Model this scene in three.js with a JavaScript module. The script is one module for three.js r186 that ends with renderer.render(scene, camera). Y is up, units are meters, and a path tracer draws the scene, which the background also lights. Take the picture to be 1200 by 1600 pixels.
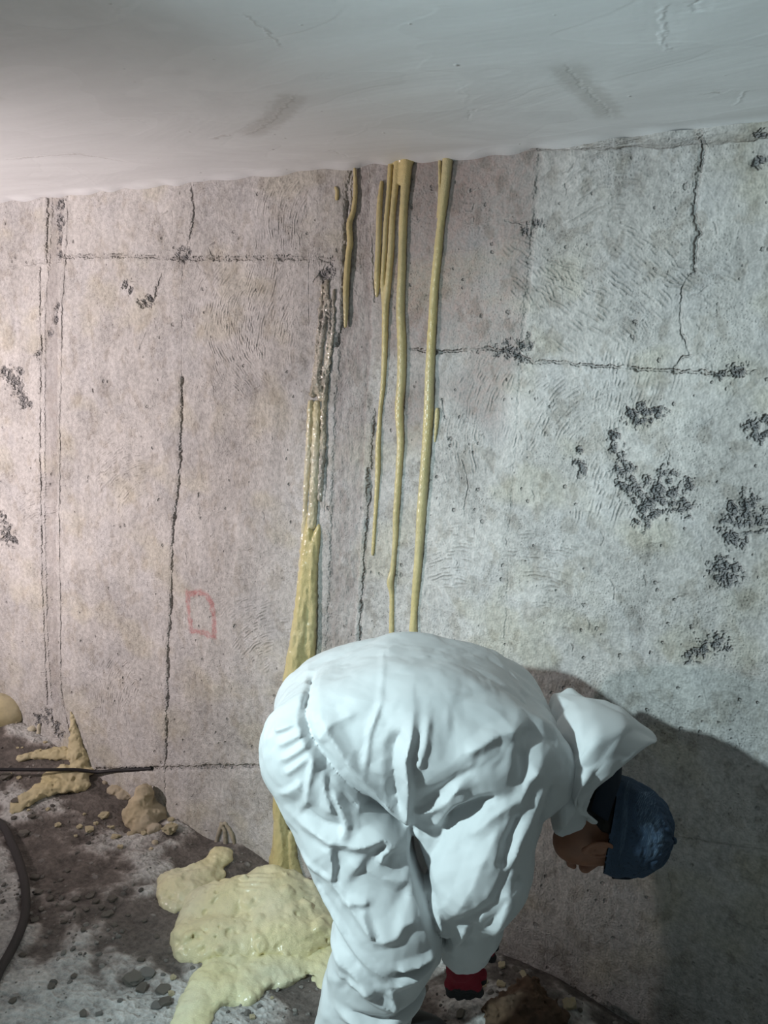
import * as THREE from 'three';
import { createNoise3D, createNoise2D } from 'simplex-noise';
import { RoundedBoxGeometry } from 'three/addons/geometries/RoundedBoxGeometry.js';
import { mergeGeometries } from 'three/addons/utils/BufferGeometryUtils.js';

// ---------------------------------------------------------------- camera, lights, exposure
const ROOM = { x0: -9, x1: 7, z1: 11, h: 2.205 };      // the long wall in view is the plane z = 0
const scene = new THREE.Scene();
scene.background = new THREE.Color(0x000000);
const camera = new THREE.PerspectiveCamera(63.6, 1200 / 1600, 0.05, 50);
camera.position.set(0, 1.6, 2.0274);
camera.rotation.order = 'YXZ';
camera.rotation.set(-0.150731, 0.530152, 0.059324);
scene.add(camera);
const renderer = new THREE.WebGLRenderer({ antialias: true });
renderer.toneMapping = THREE.LinearToneMapping;
renderer.toneMappingExposure = 1.0;
renderer.shadowMap.enabled = true;

function flood(name, o) {
  const l = new THREE.SpotLight(o.color, o.cd, 0, o.angle, o.penumbra, 2);
  l.name = name; l.position.copy(o.pos).addScaledVector(o.dir, 0.03); l.target.position.copy(o.pos).addScaledVector(o.dir, 2); l.target.name = name + '_target';
  l.castShadow = true; l.shadow.radius = o.soft; l.shadow.mapSize.set(2048, 2048); l.shadow.camera.near = 0.05;
  scene.add(l, l.target); return l;
}
// cool LED flood lamp on a stand left of the camera, thrown along the wall to the right
const COOL = { pos: new THREE.Vector3(-1.6, 1.77, 2.1), dir: new THREE.Vector3(0.75, -0.42, -0.49).normalize(), color: new THREE.Color(0.74, 0.955, 1.0), cd: 14.8, angle: 1.05, penumbra: 0.5, soft: 2.2 };
flood('cool_flood_light', COOL);
// pinkish flood lamp further left, facing the left part of the wall
const WARM = { pos: new THREE.Vector3(-3.2, 1.25, 1.9), dir: new THREE.Vector3(0.65, 0.14, -1.9).normalize(), color: new THREE.Color(1.0, 0.87, 0.86), cd: 17, angle: 0.90, penumbra: 0.8, soft: 2.2 };
flood('warm_flood_light', WARM);

// ---------------------------------------------------------------- measured outlines, metres (wall: x, y[, radius]; floor: x, z, radius, thickness)
const SEAMS = [
  [[[-2.666,2.201],[-2.673,2.086],[-2.674,1.974]],0.012,0.006],
  [[[-2.713,1.957],[-2.71,1.814],[-2.704,1.675],[-2.708,1.581],[-2.714,1.293],[-2.707,1.048],[-2.705,0.796],[-2.691,0.542],[-2.677,0.282]],0.007,0.005],
  [[[-2.558,2.201],[-2.565,1.994],[-2.589,1.837],[-2.589,1.632],[-2.6,1.422],[-2.603,1.158],[-2.6,0.939],[-2.596,0.689],[-2.596,0.355],[-2.54,0.186]],0.005,0.004],
  [[[-1.971,2.2],[-1.958,2.135],[-1.959,2.086],[-1.969,2.037],[-1.986,1.978]],0.008,0.005],
  [[[-2,1.958],[-1.996,1.735],[-1.994,1.589]],0.002,0.004],
  [[[-1.992,1.589],[-1.991,1.484],[-1.993,1.356],[-1.992,1.303],[-1.998,1.205],[-2.013,1.115],[-2.017,1.026],[-2.017,0.913],[-2.019,0.799],[-2.028,0.659],[-2.027,0.496],[-2.03,0.376],[-2.029,0.219]],0.012,0.006],
  [[[-2.032,0.206],[-2.026,0.11],[-2.029,-0.014]],0.005,0.005],
  [[[-2.579,1.99],[-2.314,1.987],[-2.13,1.978],[-1.986,1.97],[-1.823,1.966],[-1.595,1.962],[-1.409,1.952]],0.007,0.007],
  [[[-2.947,1.957],[-2.794,1.972],[-2.596,1.977]],0.003,0.008],
  [[[-1.864,2.017],[-1.891,2.005],[-1.876,1.979],[-1.849,1.966]],0.005,0.003],
  [[[-1.363,2.196],[-1.374,2.136],[-1.37,2.032],[-1.37,1.926],[-1.363,1.782],[-1.383,1.709]],0.014,0.006],
  [[[-1.395,1.709],[-1.404,1.56],[-1.393,1.333],[-1.393,1.217]],0.004,0.003],
  [[[-1.238,1.533],[-1.241,1.386],[-1.241,1.255],[-1.246,1.16],[-1.247,1.044],[-1.249,0.927],[-1.247,0.828],[-1.247,0.647]],0.011,0.005],
  [[[-1.303,2.197],[-1.291,2.08],[-1.275,1.959],[-1.26,1.836]],0.004,0.004],
  [[[-0.804,2.188],[-0.804,2.1],[-0.806,2.008],[-0.806,1.899],[-0.807,1.788],[-0.809,1.716]],0.003,0.007],
  [[[-0.807,1.692],[-0.802,1.462],[-0.801,1.259],[-0.789,1.017],[-0.787,0.874]],0.0015,0.005],
  [[[-1.137,1.705],[-1.057,1.699],[-0.981,1.706],[-0.907,1.713],[-0.835,1.71],[-0.78,1.683],[-0.712,1.685],[-0.63,1.679],[-0.543,1.679],[-0.49,1.674],[-0.428,1.675],[-0.359,1.675],[-0.317,1.672],[-0.251,1.682]],0.008,0.005],
  [[[-0.409,2.198],[-0.417,2.169],[-0.417,2.144],[-0.421,2.103],[-0.422,2.076],[-0.422,2.027],[-0.41,2.005],[-0.405,1.987],[-0.411,1.963],[-0.41,1.928],[-0.405,1.907]],0.011,0.005],
  [[[-0.405,1.907],[-0.428,1.864],[-0.425,1.807],[-0.42,1.763],[-0.401,1.734],[-0.395,1.713],[-0.411,1.705],[-0.428,1.675]],0.005,0.004],
  [[[-2.393,0.09],[-2.153,0.167],[-1.903,0.247],[-1.73,0.302],[-1.554,0.356]],0.01,0.007],
  [[[-1.554,0.356],[-1.132,0.415],[-0.726,0.467],[-0.095,0.58]],0.003,0.005],
  [[[-1.25,1.357],[-1.247,1.273]],0.01,0.007],
  [[[-0.953,1.414],[-0.935,1.372],[-0.93,1.338],[-0.937,1.284]],0.005,0.003],
  [[[-1.028,1.573],[-1.012,1.522]],0.004,0.004],
  [[[-2.203,1.837],[-2.181,1.816],[-2.127,1.841],[-2.11,1.889],[-2.094,1.919]],0.007,0.006],
  [[[-1.495,1.974],[-1.482,1.744]],0.002,0.002],
  [[[-2.161,1.732],[-2.19,1.678]],0.003,0.003],
  [[[-0.996,2.084],[-0.972,2.082],[-0.976,2.063],[-0.995,2.064]],0.002,0.002],
  [[[-0.995,2.04],[-0.97,2.05],[-0.97,2.034],[-0.985,2.032],[-0.995,2.04]],0.002,0.002],
  [[[-1.41,1.962],[-1.474,1.891]],0.003,0.004],
  [[[-0.809,2],[-0.802,2.02],[-0.881,2.035]],0.003,0.004]
];
const HONEY = [
  [[-2.883,1.549,0.03],[-2.856,1.514,0.034],[-2.818,1.468,0.029],[-2.836,1.564,0.022],[-2.78,1.453,0.017],[-2.934,1.572,0.02]],
  [[-2.924,0.929,0.036],[-2.876,0.918,0.025],[-2.944,0.991,0.023]],
  [[-0.501,1.565,0.025],[-0.479,1.57,0.021],[-0.45,1.579,0.018],[-0.517,1.572,0.012]],
  [[-0.539,1.485,0.016],[-0.518,1.432,0.025],[-0.499,1.395,0.023],[-0.467,1.383,0.031],[-0.43,1.395,0.028],[-0.448,1.346,0.025],[-0.459,1.313,0.019],[-0.398,1.376,0.027],[-0.367,1.356,0.018],[-0.366,1.41,0.018],[-0.419,1.427,0.021],[-0.55,1.515,0.013]],
  [[-0.237,1.562,0.02],[-0.218,1.57,0.017],[-0.228,1.541,0.017]],
  [[-0.255,1.363,0.023],[-0.265,1.332,0.021],[-0.236,1.38,0.026],[-0.212,1.347,0.026],[-0.254,1.296,0.021],[-0.249,1.312,0.024]],
  [[-0.275,1.232,0.021],[-0.257,1.205,0.024],[-0.278,1.201,0.018],[-0.246,1.229,0.018]],
  [[-0.281,1.037,0.018],[-0.254,1.051,0.021],[-0.301,1.017,0.018],[-0.32,0.997,0.012],[-0.246,1.037,0.015]],
  [[-0.631,1.437,0.013],[-0.621,1.422,0.011],[-0.634,1.469,0.01]],
  [[-0.292,1.687,0.014],[-0.284,1.681,0.017],[-0.324,1.672,0.01]],
  [[-2.596,2.171,0.023],[-2.603,2.105,0.023],[-2.606,2.117,0.021],[-2.606,2.006,0.018],[-2.603,2.05,0.016]],
  [[-2.621,1.815,0.016],[-2.631,1.769,0.019],[-2.657,1.723,0.014]],
  [[-2.73,1.639,0.014]],
  [[-2.172,1.837,0.015],[-2.142,1.837,0.017]],
  [[-2.006,1.978,0.021],[-1.987,1.988,0.017]],
  [[-2.265,1.89,0.013],[-2.234,1.869,0.011]],
  [[-0.835,1.715,0.02],[-0.808,1.7,0.02],[-0.87,1.709,0.013],[-0.793,1.732,0.015]],
  [[-1.43,1.918,0.022],[-1.44,1.9,0.017]],
  [[-2.673,0.23,0.03],[-2.615,0.192,0.03],[-2.732,0.201,0.023]],
  [[-0.299,2.128,0.011],[-0.291,2.134,0.008]],
  [[-0.802,2.023,0.013],[-0.818,2.008,0.013]]
];
const STRIPS = [
  [[-2.613,2.198,0.032],[-2.627,1.973,0.032],[-2.649,1.815,0.037],[-2.651,1.298,0.036],[-2.655,0.93,0.034],[-2.645,0.552,0.032],[-2.63,0.32,0.025]],
  [[-1.333,2.199,0.027],[-1.322,1.96,0.04],[-1.317,1.747,0.055],[-1.325,1.527,0.056],[-1.318,1.226,0.057],[-1.317,1.032,0.054],[-1.318,0.813,0.054],[-1.316,0.588,0.051],[-1.317,0.076,0.049]]
];
const PAINT = [
  [[-1.943,0.868],[-1.936,0.815],[-1.919,0.74],[-1.866,0.744],[-1.817,0.738],[-1.82,0.804],[-1.836,0.856],[-1.859,0.879],[-1.894,0.877],[-1.943,0.863]]
];
const COMB = [
  [-1.686,1.798,0.177,60],
  [-1.758,1.66,0.121,120],
  [-0.677,1.836,0.142,-35],
  [-0.799,1.899,0.097,-35],
  [-0.397,1.892,0.073,-30],
  [-0.7,1.552,0.113,50],
  [-0.899,1.622,0.101,60],
  [-1.578,2.095,0.114,80],
  [-1.844,1.837,0.122,70],
  [-0.526,1.88,0.121,-25],
  [-0.639,2.089,0.092,20],
  [-0.96,1.448,0.087,80],
  [-2.304,1.261,0.159,25],
  [-2.726,1.07,0.123,30],
  [-1.641,0.786,0.124,40],
  [-2.292,0.43,0.142,75],
  [-0.55,1.357,0.095,85],
  [-0.699,1.171,0.1,5],
  [-0.973,1.127,0.106,5],
  [-0.53,1.625,0.108,88]
];
const RUN = {
  D1: [[-1.348,2.2,0.006],[-1.342,2.134,0.008],[-1.345,2.083,0.009],[-1.356,2.049,0.011],[-1.35,1.996,0.011],[-1.354,1.961,0.011],[-1.356,1.872,0.012],[-1.353,1.8,0.009],[-1.353,1.764,0.006]],
  D1b: [[-1.412,2.151,0.004],[-1.405,2.142,0.005],[-1.404,2.119,0.006]],
  D2: [[-1.257,2.154,0.007],[-1.259,2.095,0.01],[-1.256,1.993,0.011],[-1.253,1.889,0.011],[-1.253,1.848,0.005]],
  D3a: [[-1.231,2.201,0.01],[-1.232,2.127,0.009],[-1.235,2.043,0.009],[-1.235,1.958,0.009],[-1.235,1.888,0.009],[-1.229,1.836,0.008],[-1.222,1.801,0.007]],
  D3b: [[-1.206,2.209,0.016],[-1.211,2.143,0.012],[-1.215,2.059,0.011],[-1.214,1.957,0.012],[-1.217,1.871,0.012],[-1.221,1.819,0.013],[-1.216,1.713,0.011],[-1.215,1.607,0.009],[-1.219,1.534,0.008],[-1.219,1.443,0.01],[-1.215,1.352,0.01],[-1.215,1.258,0.008],[-1.216,1.164,0.007],[-1.217,1.114,0.006]],
  D4: [[-1.178,2.21,0.021],[-1.18,2.124,0.016],[-1.18,2.04,0.015],[-1.175,1.922,0.015],[-1.172,1.819,0.016],[-1.16,1.715,0.017],[-1.155,1.61,0.016],[-1.156,1.538,0.016],[-1.146,1.449,0.013],[-1.145,1.359,0.013],[-1.146,1.249,0.012],[-1.144,1.156,0.01],[-1.147,1.08,0.01],[-1.151,1.042,0.013],[-1.144,1.005,0.009],[-1.139,0.929,0.01],[-1.134,0.833,0.011],[-1.128,0.678,0.011]],
  D4w: [[-1.23,2.207,0.01],[-1.194,2.208,0.017],[-1.164,2.207,0.014]],
  D4x: [[-1.193,2.2,0.014],[-1.194,2.15,0.012]],
  D5: [[-1.056,2.208,0.018],[-1.058,2.132,0.016],[-1.064,2.035,0.014],[-1.067,1.953,0.015],[-1.07,1.87,0.015],[-1.069,1.751,0.016],[-1.067,1.648,0.017],[-1.063,1.544,0.018],[-1.062,1.456,0.017],[-1.063,1.35,0.018],[-1.064,1.259,0.018],[-1.064,1.149,0.016],[-1.066,1.038,0.015],[-1.067,0.962,0.013],[-1.065,0.915,0.016],[-1.059,0.859,0.015],[-1.054,0.697,0.013]],
  D5b: [[-1.081,2.205,0.006],[-1.076,2.117,0.005],[-1.075,2.052,0.005]],
  D5c: [[-1.038,1.546,0.007],[-1.037,1.511,0.008],[-1.039,1.458,0.004]],
  W1: [[-1.424,1.891,0.006],[-1.426,1.782,0.007],[-1.438,1.67,0.008],[-1.442,1.577,0.01]],
  W2: [[-1.399,1.863,0.004],[-1.397,1.745,0.005],[-1.408,1.634,0.006],[-1.413,1.522,0.008],[-1.411,1.408,0.009],[-1.412,1.253,0.009]],
  W2b: [[-1.439,1.882,0.004],[-1.444,1.781,0.006],[-1.45,1.67,0.006],[-1.455,1.566,0.01]],
  W2c: [[-1.411,1.836,0.004],[-1.411,1.708,0.004],[-1.422,1.596,0.006]],
  W2d: [[-1.458,1.566,0.01],[-1.436,1.584,0.009],[-1.425,1.555,0.009]],
  W3: [[-1.461,1.538,0.01],[-1.461,1.404,0.01],[-1.464,1.247,0.008],[-1.465,1.088,0.01],[-1.468,0.966,0.012]],
  W4: [[-1.438,1.539,0.01],[-1.432,1.368,0.015],[-1.433,1.251,0.015],[-1.436,1.172,0.016]],
  W5: [[-1.444,1.2,0.008],[-1.444,1.111,0.018],[-1.446,0.97,0.024],[-1.453,0.825,0.03],[-1.462,0.719,0.034],[-1.471,0.643,0.034],[-1.49,0.478,0.035],[-1.502,0.321,0.027],[-1.503,0.221,0.023],[-1.49,0.124,0.029],[-1.48,0.037,0.038]],
  W6: [[-1.412,1.171,0.006],[-1.418,1.115,0.013],[-1.424,1.014,0.017],[-1.418,0.894,0.016],[-1.42,0.77,0.016],[-1.435,0.683,0.014]],
  W7: [[-1.494,0.701,0.012],[-1.505,0.663,0.012],[-1.496,0.637,0.01]],
  W8: [[-1.518,0.216,0.01],[-1.516,0.115,0.013],[-1.52,0.034,0.019]],
  W9: [[-1.458,0.158,0.012],[-1.448,0.072,0.017],[-1.43,0.022,0.021]],
  L1: [[-2.533,0.283,0.006],[-2.51,0.221,0.012],[-2.495,0.173,0.02],[-2.473,0.127,0.03],[-2.458,0.084,0.032]],
  L2: [[-2.51,0.182,0.012],[-2.514,0.128,0.015],[-2.532,0.078,0.017]],
  M1: [[-1.744,0.095,0.004],[-1.761,0.072,0.007],[-1.776,0.024,0.007],[-1.781,-0.013,0.007]],
  M2: [[-1.744,0.095,0.004],[-1.714,0.069,0.007],[-1.699,0.033,0.005],[-1.695,0.006,0.004]],
  M3: [[-1.764,0.088,0.004],[-1.743,0.064,0.007],[-1.735,0.003,0.009]],
  S1: [[-2.724,0.184,0.005],[-2.728,0.148,0.006],[-2.737,0.115,0.008]]
};
const POOL = {
  PA: [[-1.69,0.079,0.043,0.03],[-1.682,0.163,0.066,0.035],[-1.695,0.237,0.073,0.03],[-1.704,0.284,0.052,0.025],[-1.76,0.242,0.037,0.02],[-1.633,0.273,0.049,0.03],[-1.683,0.336,0.018,0.015],[-1.643,0.331,0.023,0.02]],
  PB: [[-1.548,0.362,0.053,0.035],[-1.569,0.285,0.068,0.05],[-1.512,0.263,0.087,0.075],[-1.46,0.206,0.098,0.09],[-1.387,0.173,0.107,0.1],[-1.324,0.127,0.098,0.08],[-1.25,0.13,0.062,0.05],[-1.299,0.255,0.093,0.08],[-1.341,0.319,0.083,0.065],[-1.424,0.361,0.074,0.06],[-1.474,0.413,0.062,0.05],[-1.52,0.429,0.033,0.035],[-1.46,0.453,0.039,0.03],[-1.245,0.233,0.083,0.065],[-1.208,0.19,0.052,0.05],[-1.417,0.422,0.045,0.035],[-1.436,0.11,0.044,0.095],[-1.38,0.102,0.036,0.09],[-1.481,0.134,0.04,0.085]],
  PC: [[-1.36,0.445,0.053,0.025],[-1.339,0.52,0.054,0.025],[-1.311,0.585,0.053,0.022],[-1.28,0.641,0.051,0.02],[-1.222,0.722,0.053,0.02],[-1.282,0.39,0.071,0.022],[-1.224,0.379,0.06,0.018],[-1.249,0.457,0.044,0.018],[-1.275,0.504,0.041,0.018],[-1.28,0.535,0.033,0.015],[-1.209,0.491,0.017,0.012],[-1.211,0.515,0.012,0.01],[-1.204,0.319,0.061,0.012],[-1.168,0.246,0.055,0.012],[-1.116,0.273,0.039,0.012],[-1.088,0.329,0.028,0.01],[-1.154,0.169,0.056,0.012]]
};
const POOLS_LEFT = {
  LA: [[-2.509,-0.029,0.04,0.02],[-2.547,-0.006,0.035,0.02],[-2.577,0.03,0.03,0.018],[-2.614,0.06,0.027,0.015],[-2.648,0.092,0.022,0.012],[-2.665,0.119,0.017,0.01],[-2.438,0.037,0.039,0.02],[-2.471,0.069,0.034,0.018],[-2.491,0.11,0.034,0.015],[-2.395,0.087,0.033,0.02],[-2.432,0.128,0.038,0.02],[-2.452,0.168,0.035,0.018],[-2.455,0.207,0.03,0.015],[-2.458,0.244,0.025,0.012],[-2.458,0.279,0.023,0.01],[-2.447,0.304,0.016,0.01]],
  LB: [[-2.916,0.029,0.079,0.07],[-2.955,0.06,0.089,0.08],[-2.887,0.006,0.042,0.04]],
  LC: [[-2.341,-0.002,0.015,0.01],[-2.283,0.003,0.031,0.02],[-2.233,0.002,0.031,0.02],[-2.223,-0.042,0.029,0.02],[-2.172,0.027,0.019,0.015],[-2.163,-0.027,0.033,0.03]],
  LD: [[-2.065,0.031,0.046,0.06],[-2.052,0.076,0.041,0.05],[-2.043,0.015,0.032,0.05],[-2.087,-0.008,0.028,0.08],[-2.054,0.104,0.023,0.02],[-2.047,0.14,0.013,0.01],[-1.995,0.101,0.018,0.02],[-1.986,0.079,0.02,0.02],[-1.939,0.13,0.011,0.01],[-1.928,0.161,0.009,0.008]],
  LE: [[-2.762,0.008,0.018,0.012],[-2.762,-0.016,0.016,0.012]]
};
const CRUMBS = [[-2.204,0.125,0.018],[-1.941,0.063,0.025],[-1.971,0.027,0.011],[-2.257,0.165,0.007],[-2.191,0.17,0.009],[-2.211,0.222,0.011],[-2.278,0.262,0.011],[-2.13,0.151,0.009],[-2.074,0.187,0.013],[-2.02,0.212,0.011],[-2.368,0.232,0.009],[-2.178,0.208,0.016],[-2.622,0.207,0.012],[-2.582,0.195,0.01],[-2.455,0.212,0.012],[-2.456,0.259,0.009],[-2.41,0.28,0.007],[-2.66,-0.096,0.008],[-2.841,0.001,0.01],[-2.851,0.061,0.006],[-2.865,0.072,0.006],[-1.43,0.557,0.009],[-1.391,0.601,0.01],[-1.215,0.245,0.005],[-1.169,0.541,0.008],[-2.717,0.104,0.006],[-2.704,0.094,0.005],[-2.189,0.258,0.007],[-2.005,0.12,0.011],[-2.074,0.172,0.009],[-2.146,0.152,0.007],[-1.193,0.491,0.005],[-1.168,0.464,0.005]];
const ROCKS = [[-1.5,0.581,0.024,0],[-1.516,0.616,0.027,1],[-1.471,0.627,0.02,1],[-1.421,0.6,0.02,1],[-1.381,0.633,0.02,1],[-1.39,0.653,0.016,0],[-1.676,0.425,0.008,1],[-1.503,0.509,0.007,0],[-1.461,0.562,0.007,0],[-2.329,0.359,0.02,1],[-2.476,0.284,0.018,1],[-2.622,0.221,0.024,1],[-2.377,0.292,0.016,1],[-2.059,0.395,0.012,1],[-1.829,0.414,0.014,1],[-1.784,0.477,0.015,1],[-1.891,0.517,0.015,1],[-1.895,0.443,0.014,1],[-1.978,0.522,0.014,1],[-2.032,0.522,0.014,1],[-2.11,0.476,0.016,1],[-1.681,0.52,0.009,0],[-1.595,0.456,0.011,1],[-1.514,0.779,0.013,1],[-1.473,0.698,0.008,0],[-1.661,0.76,0.013,1],[-1.482,0.757,0.01,0],[-1.936,0.605,0.013,1],[-1.555,0.552,0.011,1],[-2.041,0.434,0.01,1],[-1.9,0.427,0.01,1],[-1.73,0.493,0.011,1],[-1.736,0.435,0.008,1],[-1.916,0.478,0.012,1],[-1.823,0.46,0.01,1],[-1.785,0.459,0.013,1],[-1.855,0.453,0.012,1],[-1.853,0.49,0.01,1],[-1.857,0.566,0.011,1],[-1.778,0.563,0.011,1],[-1.959,0.566,0.011,1],[-1.652,0.697,0.01,1],[-1.835,0.719,0.011,1],[-1.701,0.844,0.011,1],[-1.62,0.341,0.006,0]];
const HOSE = [[-2.817,0.514],[-2.604,0.409],[-2.426,0.381],[-2.31,0.419],[-2.175,0.48],[-2.049,0.554],[-1.948,0.632],[-1.891,0.694],[-1.852,0.747],[-1.808,0.806],[-1.736,0.908],[-1.735,1.054]];
const CEIL_MARKS = [
  [[-0.998,0.888],[-1.005,0.846],[-1.018,0.786],[-1.033,0.738]],
  [[-0.577,0.495],[-0.584,0.397],[-0.581,0.283],[-0.581,0.199],[-0.595,0.114]],
  [[-0.359,0.66],[-0.377,0.609],[-0.394,0.525],[-0.398,0.455]],
  [[-1.575,0.337],[-1.534,0.346],[-1.489,0.353]],
  [[-1.334,0.147],[-1.326,0.114],[-1.32,0.067]],
  [[-0.305,0.228],[-0.322,0.166],[-0.338,0.139]],
  [[-1.129,0.55],[-1.204,0.496],[-1.302,0.417],[-1.412,0.353],[-1.497,0.328]],
  [[-0.316,0.642],[-0.329,0.601]],
  [[-1.044,0.601],[-1.027,0.58]],
  [[-0.365,0.24],[-0.351,0.216]],
  [[-0.839,0.316],[-0.888,0.243]],
  [[-2.372,-0.02],[-1.52,-0.008]],
  [[-2.367,0.395],[-2.06,0.364],[-1.973,0.231]],
  [[-1.836,0.584],[-1.641,0.514],[-1.65,0.464]]
];
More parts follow.
